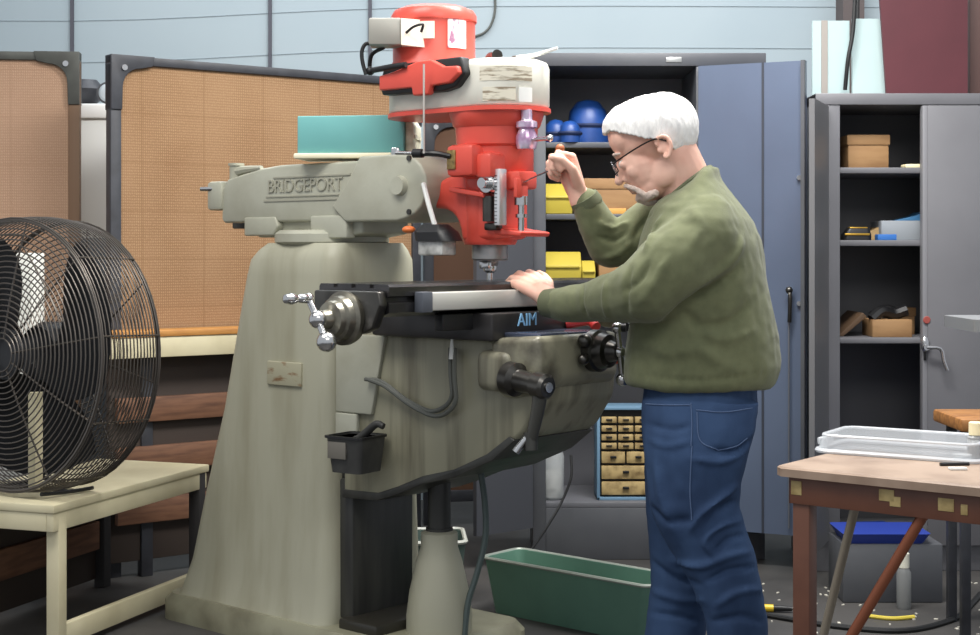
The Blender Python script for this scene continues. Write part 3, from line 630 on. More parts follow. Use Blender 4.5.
b = bm_(); tube(b, [(c.x, c.y - .004, 1.05), (c.x + .002, c.y - .014, 1.02), (c.x, c.y - .012, .93)], .0075, 8); ball(b, (c.x, c.y - .006, 1.05), .014)
wpart('latch_handle', b, STEEL, t, 40, dr)
b = bm_()
for z in (1.0, 1.47): c2_ = along(hp, fp, .94, .0); cyl(b, (c2_.x, c2_.y, z), (c2_.x - .002, c2_.y - .014, z), .009)
wpart('door_rivet', b, BRIGHT, t, 40, dr)
dl = wpart('door', slab((-.05, 5.60), (.165, 5.775), .13, 1.70, .02), mat('door_dark_inside', (74, 76, 82), .5), t, 30)

# contents of the big cabinet
BLU = mat('blue_plastic', (32, 74, 146), .4, c2=(26, 60, 120), scale=9)
YEL = mat('yellow_bin', (186, 168, 66), .45)
CARD = mat('cardboard', (160, 124, 84), .7, c2=(138, 102, 66), scale=6, stretch=(1, 1, 4))
def helm(px, r, hgt, label, y=6.03):
    x = (px - 490) / F * y; t = thing('face_shield', label, 'face shield', (x, y, SHT[3]), 0, 'blue shells on the top shelf')
    b = bm_(); lathe(b, [(r, 0), (r * 1.02, hgt * .4), (r * .9, hgt * .75), (r * .55, hgt * .95), (r * .15, hgt)], seg=24); obj('shell', b, BLU, t)
    b = bm_(); tube(b, [(r * 1.03 * cos(a), r * 1.03 * sin(a), hgt * .42) for a in [2 * pi * k / 20 for k in range(20)]], .008, 6, 0, True); obj('head_band', b, mat('navy_band', (30, 44, 80), .5), t)
helm(588, .082, .185, 'tallest blue helmet shell on the top shelf of the big cabinet')
helm(556, .045, .10, 'small blue shell next to the red milling head on the top shelf', 5.96)
helm(570, .04, .085, 'small blue shell in front of the tall blue helmet on the top shelf', 5.84)
def bin_(px0, px1, y, z, h, dep, label, m=YEL, group=None):
    x0, x1 = (px0 - 490) / F * y, (px1 - 490) / F * y
    t = thing('storage_bin', label, 'storage bin', ((x0 + x1) / 2, y, z), 0, 'yellow bins in the big cabinet'); hw = (x1 - x0) / 2
    b = bm_(); prism(b, [(-dep / 2, 0), (dep / 2, 0), (dep / 2, h), (-dep / 2 + dep * .3, h), (-dep / 2 - .01, h * .55)], -hw, hw, .004, M.Rotation(R(90), 4, 'Z')); obj('bin_body', b, m, t)
    b = bm_(); box(b, (-hw * .9, -dep / 2 - .016, h * .5), (hw * .9, -dep / 2 + .0, h * .58), .003); obj('front_lip', b, m, t)
bin_(544, 571, 5.93, SHT[2], .12, .2, 'yellow storage bin behind the raised hand on the second shelf')
bin_(543, 580, 5.93, SHT[1], .125, .2, 'yellow storage bin beside the cutting table on the third shelf')
bin_(581, 594, 5.9, SHT[1], .09, .16, 'narrow yellow bin squeezed beside the wide yellow bin')
def carton(name, px0, px1, y, z, h, dep, label, m=CARD, cat='box'):
    x0, x1 = (px0 - 490) / F * y, (px1 - 490) / F * y
    t = thing(name, label, cat, ((x0 + x1) / 2, y, z), 0, 'brown boxes on the cabinet shelves'); hw = (x1 - x0) / 2
    b = bm_(); box(b, (-hw, -dep / 2, 0), (hw, dep / 2, h), .004); obj('body', b, m, t)
    b = bm_(); box(b, (-hw - .004, -dep / 2 - .004, h * .72), (hw + .004, dep / 2 + .004, h + .004), .003); obj('lid', b, m, t)
    return t
carton('wooden_box', 575, 660, 5.95, SHT[2], .135, .22, 'wide brown wooden box behind the man beside the yellow bin')
b = bm_(); x = (600 - 490) / F * 5.86
box(b, (x - .05, 5.835, SHT[2]), (x + .1, 5.86, SHT[2] + .022), .002); solo('orange_ruler', b, mat('orange_strip', (206, 156, 80), .5), 'orange wooden strip lying before the brown wooden box', 'strip')
carton('cardboard_box', 597, 640, 5.95, SHT[1], .13, .2, 'brown cardboard box beside the yellow bins behind the sleeve')
# drawer organizer
yd = 5.86; xa, xb = (597 - 490) / F * yd, (655 - 490) / F * yd
z0, z1 = SHT[0], SHT[0] + .365
t = thing('drawer_organizer', 'blue framed organizer of small tan drawers on the cabinet floor', 'drawer organizer', ((xa + xb) / 2, yd, z0), 0); hw = (xb - xa) / 2; H = z1 - z0
BFR = mat('blue_frame', (112, 146, 172), .4); TAN = mat('tan_drawer', (186, 162, 112), .5, c2=(120, 98, 62), scale=25)
b = bm_(); box(b, (-hw, 0, 0), (-hw + .012, .16, H), .002); box(b, (hw - .012, 0, 0), (hw, .16, H), .002); box(b, (-hw, 0, H - .012), (hw, .16, H), .002); box(b, (-hw, 0, 0), (hw, .16, .012), .002); box(b, (-hw, .15, 0), (hw, .16, H), .002)
obj('frame', b, BFR, t)
b = bm_(); box(b, (-hw + .01, .03, .01), (hw - .01, .15, H - .01)); obj('inner_body', b, BLACK, t)
zz = .016; ww = 2 * hw - .03
for hh, nc in ((.062, 1), (.062, 1), (.055, 2), (.034, 3), (.034, 3), (.034, 3), (.034, 3)):
    for k in range(nc):
        xx = -hw + .015 + ww * k / nc; b = bm_(); box(b, (xx + .003, .004, zz + .004), (xx + ww / nc - .003, .05, zz + hh - .006), .003); d_ = obj('drawer', b, TAN, t)
        b = bm_(); box(b, (xx + ww / nc / 2 - .012, -.006, zz + hh * .45), (xx + ww / nc / 2 + .012, .006, zz + hh * .6), .002); obj('pull', b, BLACK, d_)
    zz += hh
y = 5.9; t = thing('glass_jar', 'clear glass jar standing in the dark lower cabinet beside the knee', 'jar', ((551 - 490) / F * y, y, SHT[0]), 0)
GL = mat('clear_glass', (235, 240, 240), .08, 0, alpha=.42, spec=.8)
b = bm_(); lathe(b, [(.045, 0), (.052, .01), (.052, .17), (.04, .205), (.034, .215), (.034, .23)]); obj('jar_body', b, GL, t)
b = bm_(); lathe(b, [(.03, .004), (.045, .01), (.046, .1), (.04, .11)]); obj('contents', b, mat('jar_contents', (176, 176, 172), .6, c2=(96, 96, 94), scale=40), t)
b = bm_(); lathe(b, [(.037, .225), (.037, .245), (.03, .25)]); obj('lid', b, STEEL, t)
b = bm_(); tube(b, [P(571, 455, 5.78), P(571, 478, 5.74), P(560, 505, 5.70), P(545, 530, 5.6), P(532, 549, 5.5), P(526, 558, 5.45)], .005)
for v in b.verts: v.co.z = max(v.co.z, .006)
solo('power_cord', b, RUBBER, 'thin black cord hanging from the cabinet beside the glass jar', 'cord')

# right hand cabinet
GR2 = mat('cabinet_pale_grey', (112, 112, 116), .45, .1, c2=(104, 104, 108), scale=3)
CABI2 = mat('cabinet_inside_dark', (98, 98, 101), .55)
Q0, Q1, E0, E1, ZR = 1.215, 2.06, 5.6, 6.05, 1.785
t = thing('steel_cabinet', 'grey steel cabinet with lever handle at the right edge', 'cabinet', ((Q0 + Q1) / 2, 5.82, 0), 0, 'open steel cabinets')
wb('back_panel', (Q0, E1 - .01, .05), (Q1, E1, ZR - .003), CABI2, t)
wb('side_panel', (Q0, E0, 0), (Q0 + .092, E1, ZR - .001), GR2, t); wb('side_panel', (Q1 - .02, E0, 0), (Q1, E1, ZR - .001), GR2, t)
wb('top_panel', (Q0 - .0, E0 - .004, 1.742), (Q1, E1, ZR), GR2, t)
wb('plinth', (Q0 + .02, E0 + .01, 0), (Q1 - .02, E0 + .03, .1), GR2, t)
RS = [.1, .85, 1.215, 1.487]; RT = []
for z in RS:
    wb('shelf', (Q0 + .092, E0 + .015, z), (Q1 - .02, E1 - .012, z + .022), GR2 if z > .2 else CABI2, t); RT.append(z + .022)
dr = wb('door', (1.628, E0 - .022, .1), (Q1, E0 - .002, 1.738), GR2, t)
wb('door_edge', (1.61, E0 - .018, .1), (1.631, E0 + .02, 1.738), mat('door_edge_grey', (122, 122, 126), .45), t, .003, dr)
b = bm_(); hx, hz = (925 - 490) / F * 5.57, 1.2 - (347 - 250) / F * 5.57
ball(b, (hx, 5.57, hz + .012), (.016, .012, .03)); cyl(b, (hx, 5.58, hz), (hx, 5.545, hz), .011); tube(b, [(hx, 5.548, hz), (hx + .05, 5.545, hz - .005), (hx + .062, 5.545, hz - .05), (hx + .075, 5.545, hz - .085)], .007, 8, 3)
wpart('lever_handle', b, mat('handle_chrome', (190, 190, 192), .25, .9), t, 40, dr)
b = bm_(); c = V(((927 - 490) / F * 5.574, 5.577, 1.2 - (320 - 250) / F * 5.574)); lathe(b, [(.014, 0), (.012, .002)], c, (0, -1, 0)); wpart('red_sticker', b, mat('faded_red', (150, 70, 62), .6), t, 40, dr)
wb('keyhole', (1.613, E0 - .024, .79), (1.623, E0 - .017, .83), BLACK, t, .001, dr)
hp, fp = (1.262, 5.585), (1.145, 5.29)
dl = wpart('door', slab(fp, hp, .12, 1.735, .02), mat('door_left_grey', (104, 104, 106), .45), t, 30)
# contents
carton('cardboard_box', 842, 882, 5.8, RT[3], .125, .2, 'tan cardboard box on the top shelf of the right cabinet')
b = bm_(); x = (913 - 490) / F * 5.64; box(b, (x - .03, 5.63, RT[3]), (x + .03, 5.7, RT[3] + .014), .003); solo('note_pad', b, mat('cream_pad', (236, 226, 184), .6), 'small cream pad at the right end of the top shelf', 'note pad')
x = (856 - 490) / F * 5.68; t = thing('small_tool', 'small black and gold object on the middle shelf of the right cabinet', 'tool', (x, 5.68, RT[2]))
b = bm_(); loft(b, [rrect(-.055, .055, -.03, .03, 0, .02), rrect(-.055, .055, -.03, .03, .02, .02), rrect(-.035, .05, -.02, .02, .045, .015)]); obj('body', b, BLACK, t)
b = bm_(); box(b, (-.05, -.034, .018), (.045, -.026, .026), .003); box(b, (-.03, -.022, .044), (.04, .015, .05), .003); obj('gold_band', b, mat('gold_trim', (206, 164, 66), .3, .7), t)
b = bm_(); x0 = (865 - 490) / F * 5.8; prism(b, [(0, 0), (.1, 0), (.1, .055), (.06, .06), (0, .03)], 0, .12, .003, M.Translation((x0, 5.76, RT[2]))); solo('folded_manual', b, mat('tan_paper', (180, 150, 104), .7), 'tan folded papers behind the black and gold object', 'papers')
b = bm_(); x0 = (876 - 490) / F * 5.66; box(b, (x0, 5.63, RT[2]), (x0 + .07, 5.68, RT[2] + .022), .002); solo('blue_box', b, mat('blue_card', (52, 110, 184), .5), 'small blue box lying at the front of the middle shelf', 'box')
x0 = (880 - 490) / F * 5.74; t = thing('parts_carton', 'pale grey box with blue lid on the middle shelf of the right cabinet', 'box', (x0 + .08, 5.78, RT[2]))
b = bm_(); box(b, (-.08, -.06, 0), (.085, .1, .075), .003); obj('body', b, mat('pale_grey_card', (150, 156, 162), .6), t)
b = bm_(); prism(b, [(-.03, .075), (.085, .075), (.085, .11), (.06, .095)], -.05, .09, .002); obj('blue_lid', b, mat('blue_lid_card', (72, 130, 176), .5), t)
x0 = (891 - 490) / F * 5.66; t = thing('open_carton', 'open cardboard box of black parts on the lower shelf', 'box', (x0, 5.70, RT[1]))
b = bm_(); box(b, (-.075, -.06, 0), (.075, .1, .066), .003); obj('body', b, CARD, t)
b = bm_(); tube(b, [(-.07, -.03, .066), (-.03, -.02, .095), (.02, 0, .085), (.07, .0, .10)], .022, 8); tube(b, [(-.05, .06, .07), (.0, .05, .10), (.06, .06, .08)], .02, 8); obj('contents', b, BLACK, t)
b = bm_(); mm = M.Translation(((845 - 490) / F * 5.8, 5.8, RT[1])); prism(b, [(-.05, .0), (-.03, 0), (.06, .075), (.045, .09)], -.1, .15, .002, mm); solo('cardboard_sheet', b, mat('dark_card', (96, 74, 54), .7), 'dark brown cardboard leaning at the left of the lower shelf', 'cardboard')
x0 = (906 - 490) / F * 5.85; carton('small_box', 898, 912, 5.86, RT[1], .10, .08, 'small brown box behind the open cardboard box')
b = bm_(); prism(b, [(0, 0), (.22, 0), (.22, .012), (0, .012)], 0, .2, .002, M.Translation((1.36, 5.68, RT[0])) @ M.Rotation(R(8), 4, 'Z')); solo('blue_folder', b, mat('blue_folder', (40, 66, 140), .5), 'blue folder lying in the bottom of the right cabinet', 'folder')

# panels standing on top of the right cabinet
GLP = mat('panel_glass', (178, 198, 198), .25, c2=(168, 188, 190), scale=2); TAU = mat('taupe_frame', (150, 144, 138), .5)
def panel(name, px0, px1, y0, y1, d, label, cat, m, fr=None, lean=.0, skew=0):
    a, c = P(px0, y1, d), P(px1, y0, d); zb = ZR; t = thing(name, label, cat, ((a.x + c.x) / 2, d, zb)); hw = (c.x - a.x) / 2; h = c.z - zb
    b = bm_(); tt = [V((-hw + skew * 0, -.008, 0)), V((hw, -.008, 0)), V((hw, .008, 0)), V((-hw, .008, 0))]
    top = [p + V((0, lean, h)) for p in tt]
    if skew: top[0].x -= skew; top[3].x -= skew
    loft(b, [tt, top]); obj('pane', b, m, t, 30)
    if fr is not None:
        for x in fr:
            b = bm_(); loft(b, [[V((x - .012, -.014, 0)), V((x + .012, -.014, 0)), V((x + .012, .010, 0)), V((x - .012, .010, 0))], [V((x - .012, -.014 + lean, h)), V((x + .012, -.014 + lean, h)), V((x + .012, .01 + lean, h)), V((x - .012, .01 + lean, h))]]); obj('frame_bar', b, TAU, t)
panel('framed_sheet', 812, 849, 21, 92, 5.78, 'pale framed glass pane standing on the right cabinet', 'glass pane', GLP, [-.026])
panel('glass_sheet', 852, 890, 19, 92, 5.74, 'pale glass pane between the black cable and the maroon board', 'glass pane', GLP, None)
panel('maroon_board', 886, 967, -12, 92, 5.68, 'large maroon board standing on the right cabinet', 'board', mat('maroon', (84, 36, 44), .6, c2=(74, 30, 38), scale=3), None, .0, .028)
b = bm_(); box(b, (1.83, 5.72, ZR), (1.95, 5.78, 2.5), .004); solo('brown_plank', b, mat('brown_plank', (84, 62, 58), .6), 'dark brown plank standing at the right of the maroon board', 'plank')
b = bm_(); tube(b, [P(856, -20, 5.7), P(853, 30, 5.7), P(848, 60, 5.7), P(845, 90, 5.72)], .008); solo('thick_cable', b, RUBBER, 'thick black cable hanging down in front of the glass panes', 'cable')
b = bm_(); x = (857.5 - 490) / F * 5.76; box(b, (x - .006, 5.75, ZR), (x + .006, 5.765, 2.25), .002); solo('black_rod', b, BLACK, 'straight black rod standing beside the thick cable', 'rod')

# ------------------------------------------------------------ right hand work table and what is on it
TAB = mat('table_board', (158, 136, 118), .5, c2=(120, 98, 82), scale=6, mixlo=.42, mixhi=.66)
BRN = mat('brown_steel', (104, 66, 50), .45, c2=(90, 55, 42), scale=8)
PEEL = mat('peeled_label', (186, 164, 112), .6, c2=(140, 116, 70), scale=30)
ra = R(-38)
t = thing('work_table', 'brown steel work table with a scuffed wooden top at the right', 'table', (.655, 3.47, 0), ra)
TZ = .70
b = bm_(); loft(b, [[V((x, y, z)) for x, y in ((.02, .0), (1.3, .0), (1.3, .40), (.025, .40), (0, .37), (0, .02))] for z in (TZ - .022, TZ - .004)] + [[V((x, y, TZ)) for x, y in ((.024, .004), (1.3, .004), (1.3, .396), (.028, .396), (.004, .368), (.004, .022))]]); obj('table_top', b, TAB, t, 30)
b = bm_(); box(b, (.03, .02, TZ - .085), (1.3, .024, TZ - .022), .001); box(b, (.03, .02, TZ - .085), (.034, .38, TZ - .022), .001); box(b, (.03, .376, TZ - .085), (1.3, .38, TZ - .022), .001); ap = obj('apron', b, BRN, t)
for x0, x1, z0, z1 in ((.036, .062, -.064, -.032), (.25, .285, -.056, -.030), (.275, .30, -.066, -.044), (.385, .42, -.064, -.036), (.435, .45, -.068, -.045)):
    b = bm_(); box(b, (x0, .0185, TZ + z0), (x1, .0205, TZ + z1), .0005); obj('label_scrap', b, PEEL, ap)
for x, y in ((.036, .026), (1.2, .026), (1.2, .33)):
    b = bm_(); box(b, (x, y, 0), (x + .042, y + .042, TZ - .022), .003); obj('leg', b, BRN, t)
b = bm_(); cyl(b, (.10, .28, TZ - .03), (-.08, .30, .0), .011); obj('splayed_leg', b, mat('grey_brace', (150, 140, 124), .45, .3), t)
b = bm_(); cyl(b, (.356, .04, TZ - .06), (.06, .045, .13), .012); obj('brace', b, mat('rusty_brace', (134, 78, 54), .5, .2), t)
mt = M.LocRotScale(t.location, t.rotation_euler, None)
def ontab(px, py):
    d = (CH - TZ) * F / (py - HOR); return V(((px - 490) / F * d, d, TZ))
# clear plastic lid
a = ontab(846, 446); 
t = thing('plastic_tray', 'clear plastic storage lid lying upside down on the work table', 'plastic lid', ontab(908, 453) + V((0, 0, .0)), R(-32))
CLR = mat('clear_plastic', (226, 230, 234), .12, alpha=.38, spec=.9); CLR2 = mat('clear_plastic_rim', (232, 235, 238), .15, alpha=.65, spec=.9)
b = bm_(); o0, o1, i1, i0 = rrect(-.20, .20, -.115, .115, 0, .03), rrect(-.19, .19, -.105, .105, .045, .03), rrect(-.185, .185, -.10, .10, .045, .028), rrect(-.195, .195, -.11, .11, .004, .03)
loft(b, [o0, o1]); obj('lid_shell', b, CLR, t, 30)
b = bm_(); tube(b, rrect(-.20, .20, -.115, .115, .006, .03), .006, 6, 0, True); tube(b, rrect(-.188, .188, -.103, .103, .043, .03), .004, 6, 0, True); obj('rim', b, CLR2, t)
for x in (-.215, .2):
    b = bm_(); box(b, (x, -.05, .012), (x + .018, .03, .03), .004); obj('latch', b, CLR2, t)
def cylthing(name, px, py, r, h, m, label, cat, axis=(0, 0, 1), lift=0):
    b = bm_(); p = ontab(px, py); cyl(b, p + V((0, 0, lift)), p + V((0, 0, lift)) + V(axis) * h, r); return solo(name, b, m, label, cat)
t = thing('medicine_bottle', 'cream plastic bottle at the right edge of the work table', 'bottle', ontab(976, 458))
b = bm_(); lathe(b, [(.018, 0), (.02, .004), (.02, .05), (.012, .058)]); obj('bottle_body', b, mat('grey_clear', (150, 150, 148), .3), t)
b = bm_(); lathe(b, [(.017, .056), (.017, .085), (.014, .087)]); obj('cap', b, mat('cream_cap', (240, 224, 180), .5), t)
cylthing('tape_roll', 962, 462, .022, .018, mat('frosted', (200, 204, 206), .3), 'small clear roll beside the cream bottle on the table', 'roll')
cylthing('pen', 940, 466, .004, .07, BLACK, 'black pen lying on the table in front of the clear lid', 'pen', V((.9, .1, 0)).normalized(), .004)
b = bm_(); p = ontab(958, 470); box(b, p + V((-.02, -.008, 0)), p + V((.02, .012, .006)), .002); solo('white_clip', b, WHITE, 'small white clip at the front right of the table', 'clip')

# stool and grey shelf behind the table
t = thing('wooden_stool', 'small orange brown wooden stool behind the work table', 'stool', (1.54, 4.72, 0))
zt = 1.2 - (415 - 250) / F * 4.7
b = bm_(); box(b, (-.1, -.14, zt - .04), (.2, .16, zt), .008); obj('seat', b, mat('stool_wood', (170, 118, 66), .5, c2=(120, 78, 42), scale=9, stretch=(1, 6, 6)), t)
for x, y in ((-.095, -.13), (.16, -.13), (-.06, .12), (.16, .12)):
    b = bm_(); box(b, (x, y, 0), (x + .028, y + .03, zt - .04), .003); obj('leg', b, FR2, t)
t = thing('tool_stand', 'grey metal stand with a round edged top at the right edge', 'stand', (1.455, 4.3, 0))
zt = 1.2 - (318 - 250) / F * 4.3
b = bm_(); loft(b, [rrect(-.10, .3, -.12, .2, zt - .035, .03), rrect(-.10, .3, -.12, .2, zt, .03)]); obj('stand_top', b, mat('pale_steel_top', (150, 152, 154), .35, .4), t)
b = bm_(); cyl(b, (.12, .04, 0), (.12, .04, zt - .03), .03); lathe(b, [(.14, 0), (.14, .02), (.03, .05)], (.12, .04, 0)); obj('stand_post', b, STEEL, t)

# things on the floor
t = thing('green_tub', 'green metal tub with pale rim on the floor beside the man', 'tub', (.305, 4.86, 0), -TH)
b = bm_(); loft(b, [rrect(-.30, .31, -.11, .03, 0, .03), rrect(-.325, .345, -.135, .06, .182, .03), rrect(-.317, .337, -.127, .052, .182, .028), rrect(-.292, .302, -.102, .022, .008, .028)]); obj('tub_body', b, mat('sage_green', (102, 142, 124), .4, c2=(92, 130, 114), scale=4), t)
b = bm_(); tube(b, rrect(-.325, .345, -.135, .06, .182, .03), .006, 6, 0, True); obj('rim', b, mat('pale_rim', (168, 176, 166), .35, .3), t)
t = thing('drain_pan', 'low grey green pan behind the bottle shaped screw housing', 'pan', (-.27, 5.3, 0), R(4))
b = bm_(); loft(b, [rrect(-.2, .16, -.1, .12, 0, .03), rrect(-.22, .18, -.12, .14, .185, .03), rrect(-.212, .172, -.112, .132, .185, .028), rrect(-.192, .152, -.092, .112, .008, .028)]); obj('pan_body', b, mat('grey_green_pan', (86, 104, 98), .45), t)
b = bm_(); tube(b, rrect(-.22, .18, -.12, .14, .187, .03), .008, 6, 0, True); obj('rim', b, mat('pale_rim2', (196, 198, 188), .4), t)
b = bm_(); tube(b, [(.9, 4.9, .008), (1.1, 4.75, .008), (1.3, 4.7, .008), (1.5, 4.85, .008), (1.62, 5.05, .008), (1.7, 5.2, .008)], .009); solo('floor_cable', b, RUBBER, 'black cable curving over the floor under the work table', 'cable')
t = thing('screwdriver', 'yellow and black screwdriver lying on the floor by the jeans', 'screwdriver', (.88, 4.98, .013), R(-8))
b = bm_(); cyl(b, (0, 0, 0), (.06, 0, 0), .012); obj('grip', b, mat('yellow_grip', (226, 190, 40), .4), t)
b = bm_(); cyl(b, (.06, 0, 0), (.12, 0, 0), .011, .008); obj('collar', b, BLACK, t)
b = bm_(); cyl(b, (.12, 0, 0), (.2, 0, 0), .004); obj('shaft', b, STEEL, t)
b = bm_(); tube(b, [(1.22, 4.9, .006), (1.3, 4.86, .006), (1.38, 4.88, .006)], .007); solo('yellow_wire', b, mat('yellow_wire', (206, 186, 70), .5), 'short piece of yellow wire on the floor under the table', 'wire')
t = thing('blue_tray', 'blue plastic tray under the work table on a low grey box', 'tray', (1.32, 5.2, 0))
b = bm_(); box(b, (-.12, -.1, 0), (.22, .12, .2), .005); obj('tray_stand', b, CAB, t)
b = bm_(); loft(b, [rrect(-.1, .16, -.09, .1, .2, .02), rrect(-.12, .18, -.11, .12, .235, .02)]); obj('tray_body', b, mat('deep_blue', (40, 62, 150), .45), t)
t = thing('spray_bottle', 'small grey bottle with a white cap under the table', 'bottle', (1.385, 5.02, 0))
b = bm_(); lathe(b, [(.022, 0), (.024, .01), (.024, .12), (.015, .14)]); obj('bottle_body', b, mat('grey_bottle', (120, 122, 122), .4), t)
b = bm_(); lathe(b, [(.018, .138), (.018, .185), (.015, .188)]); obj('cap', b, mat('white_cap', (224, 222, 206), .5), t)
b = bm_(); random.seed(11)
for k in range(150):
    x = random.uniform(.75, 1.75); y = random.uniform(4.3, 5.45) if k % 3 else random.uniform(3.9, 4.6)
    s = random.uniform(.003, .009); a = random.uniform(0, pi)
    box(b, (-s, -s * .5, 0), (s, s * .5, .003), 0, M.Translation((x, y, 0)) @ M.Rotation(a, 4, 'Z'))
o = obj('metal_chips', b, mat('pale_chips', (214, 210, 196), .5), None, 30); tag(o, 'scattered pale metal chips on the dark floor under the table', 'chips', None, 'stuff')
# ------------------------------------------------------------ the man at the machine
from mathutils.bvhtree import BVHTree
MD = 3.98; PS = R(18)
FB = V((-cos(PS), sin(PS), 0)); SB = V((-sin(PS), -cos(PS), 0)); UP = V((0, 0, 1))
def sect(py, l, r, sh, d=MD, n=28, pw=2.4, ps=PS):
    fb = V((-cos(ps), sin(ps), 0)); s_ = V((-sin(ps), -cos(ps), 0))
    c = P((l + r) / 2, py, d); hw = (r - l) / 2 * d / F
    fh = math.sqrt(max(hw * hw - (sh * sin(ps)) ** 2, .0004)) / cos(ps)
    o = []
    for k in range(n):
        a = 2 * pi * k / n; cx, sx = cos(a), sin(a)
        e = 2 / pw
        o.append(c + fb * fh * abs(cx) ** e * (1 if cx >= 0 else -1) + s_ * sh * abs(sx) ** e * (1 if sx >= 0 else -1))
    return o
CAMP = V((0, 0, CH))
def bvh_of(me):
    b = bm_(); b.from_mesh(me); t = BVHTree.FromBMesh(b); b.free(); return t
def hit(t, px, py):
    d = (P(px, py, 4) - CAMP).normalized(); h = t.ray_cast(CAMP, d); return h[0], h[1]
def creases(me, lst, gain=1.5):
    """press real folds into the cloth: each is a polyline found on its surface, a width and a height"""
    t = bvh_of(me); n = len(me.vertices); nor = [v.normal.copy() for v in me.vertices]; off = [0.0] * n
    from mathutils.kdtree import KDTree
    kd = KDTree(n)
    for i, v in enumerate(me.vertices): kd.insert(v.co, i)
    kd.balance()
    for pts, wd, amp in lst:
        q = [hit(t, *p)[0] for p in smooth_pts([(x, y, 0) for x, y in pts], 8) for p in [(p.x, p.y)]]
        q = [p for p in q if p is not None]; best = {}
        for j, p in enumerate(q):
            s = min(1, 1.6 * sin(pi * (j + .6) / (len(q) + .2)))
            for co, i, d in kd.find_range(p, wd * 2.5):
                if nor[i].dot(CAMP - co) < -.3: continue
                vv = gain * amp * s * math.exp(-(d / wd) ** 2)
                if abs(vv) > abs(best.get(i, 0)): best[i] = vv
        for i, vv in best.items(): off[i] += vv
    for i, v in enumerate(me.vertices): v.co += nor[i] * off[i]
def rough(me, amp, sc, st=(1, 1, 1)):
    nn = [v.normal.copy() for v in me.vertices]
    for v, nv in zip(me.vertices, nn):
        p = v.co; v.co = p + nv * amp * NZ.noise(V((p.x * sc * st[0], p.y * sc * st[1], p.z * sc * st[2])))

HT = R(24); HK = 1.10
HP = R(14)
fh_ = V((-cos(HP), sin(HP), 0)); sh_ = V((-sin(HP), -cos(HP), 0))
hf = fh_ * cos(HT) - UP * sin(HT); hu = fh_ * sin(HT) + UP * cos(HT)
HC = P(654.5, 146, MD)
HM = M(((hf.x, sh_.x, hu.x, HC.x), (hf.y, sh_.y, hu.y, HC.y), (hf.z, sh_.z, hu.z, HC.z), (0, 0, 0, 1))) @ M.Scale(HK, 4)
def H(f, u, s=0): return HM @ V((f, s, u))
def hb(bm, f, u, s, rf, ru, rs, rot=0):
    t = bmesh.new(); bmesh.ops.create_uvsphere(t, u_segments=20, v_segments=14, radius=1)
    merge(bm, t, HM @ M.Translation((f, s, u)) @ M.Rotation(rot, 4, 'Y') @ M.Diagonal((rf, rs, ru, 1)))
def hand(bm, wp, d, n, right, curls, spread=.0, thumb=None, k=1.0):
    """wrist point, direction of the palm, normal of the back of the hand"""
    d = V(d).normalized(); n = V(n); n = (n - d * n.dot(d)).normalized()
    t = n.cross(d) if right else d.cross(n)
    kn = []
    for i, (off, L) in enumerate(((.030, .088), (.010, .092), (-.011, .087), (-.030, .079))):
        b0 = wp + t * off * .55 * k + d * .01 * k; k0 = wp + t * off * k + d * L * k
        limb(bm, [(b0, .016 * k), ((b0 + k0) / 2, .0145 * k), (k0, .0115 * k)]); kn.append((k0, off))
    for i in range(3):
        limb(bm, [(wp + d * .03 * k + t * (kn[i][1] + kn[i + 1][1]) / 2 * .7 * k - n * .003, .015 * k), ((kn[i][0] + kn[i + 1][0]) / 2 - n * .004 * k - d * .006 * k, .0115 * k)])
    limb(bm, [(wp - d * .02 * k, .026 * k), (wp + d * .02 * k, .023 * k)])
    for i, ((k0, off), (l1, l2, l3)) in enumerate(zip(kn, ((.042, .026, .021), (.046, .029, .022), (.043, .027, .021), (.034, .021, .019)))):
        a = 0; p = k0; ch = [(p, .0108 * k)]
        dd = (d + t * spread * off / .03).normalized()
        for L, c, r in zip((l1, l2, l3), curls[i], (.0096, .0088, .0074)):
            a += R(c); q = p + (dd * cos(a) - n * sin(a)) * L * k; ch.append((q, r * k)); p = q
        limb(bm, ch)
    b0 = wp + d * .022 * k + t * .022 * k - n * .006 * k
    q = b0; ch = [(q, .0155 * k)]
    for (cd_, ct, cn), L, r in zip(thumb, (.045, .034, .026), (.0125, .0108, .009)):
        q = q + (d * cd_ + t * ct - n * cn).normalized() * L * k; ch.append((q, r * k))
    limb(bm, ch)

SKIN = mat('skin', (234, 188, 168), .5, c2=(224, 166, 146), scale=16, mixlo=.4, mixhi=.75, bump=.03, bscale=120)
bd = bm_()
# head
hb(bd, -.008, .032, 0, .098, .086, .076); hb(bd, .040, -.035, 0, .056, .080, .058); hb(bd, .03, -.082, 0, .058, .038, .050, R(18))
hb(bd, .064, -.104, 0, .020, .018, .024); hb(bd, .058, .045, 0, .040, .05, .060)
hb(bd, .084, .012, 0, .014, .011, .044)
for s in (-1, 1):
    hb(bd, .058, -.040, s * .036, .026, .024, .020); hb(bd, .004, -.070, s * .038, .045, .036, .018)
    hb(bd, .090, -.047, s * .011, .012, .010, .009)
    hb(bd, .083, -.014, s * .030, .010, .012, .016)
    # ears: dish with a raised helix
    EF, EU, EK = -.022, -.022, .86
    e = [(.012 * 1.0, .012), (.006, .026), (-.012, .030), (-.026, .018), (-.026, -.004), (-.014, -.022), (-.004, -.030), (.004, -.020)]
    tube(bd, [H(EF + x * EK, EU + z * EK, s * (.080 + .010 * (1 if x < 0 else .2))) for x, z in e], .0062, 8, 4)
    hb(bd, EF - .009, EU + .002, s * .077, .016, .023, .007); hb(bd, EF + .008, EU - .002, s * .077, .006, .009, .008)
limb(bd, [(H(.088, .008), .009), (H(.103, -.022), .0105), (H(.113, -.042), .0125)])
hb(bd, .091, -.071, 0, .012, .0055, .020); hb(bd, .088, -.081, 0, .011, .006, .018)
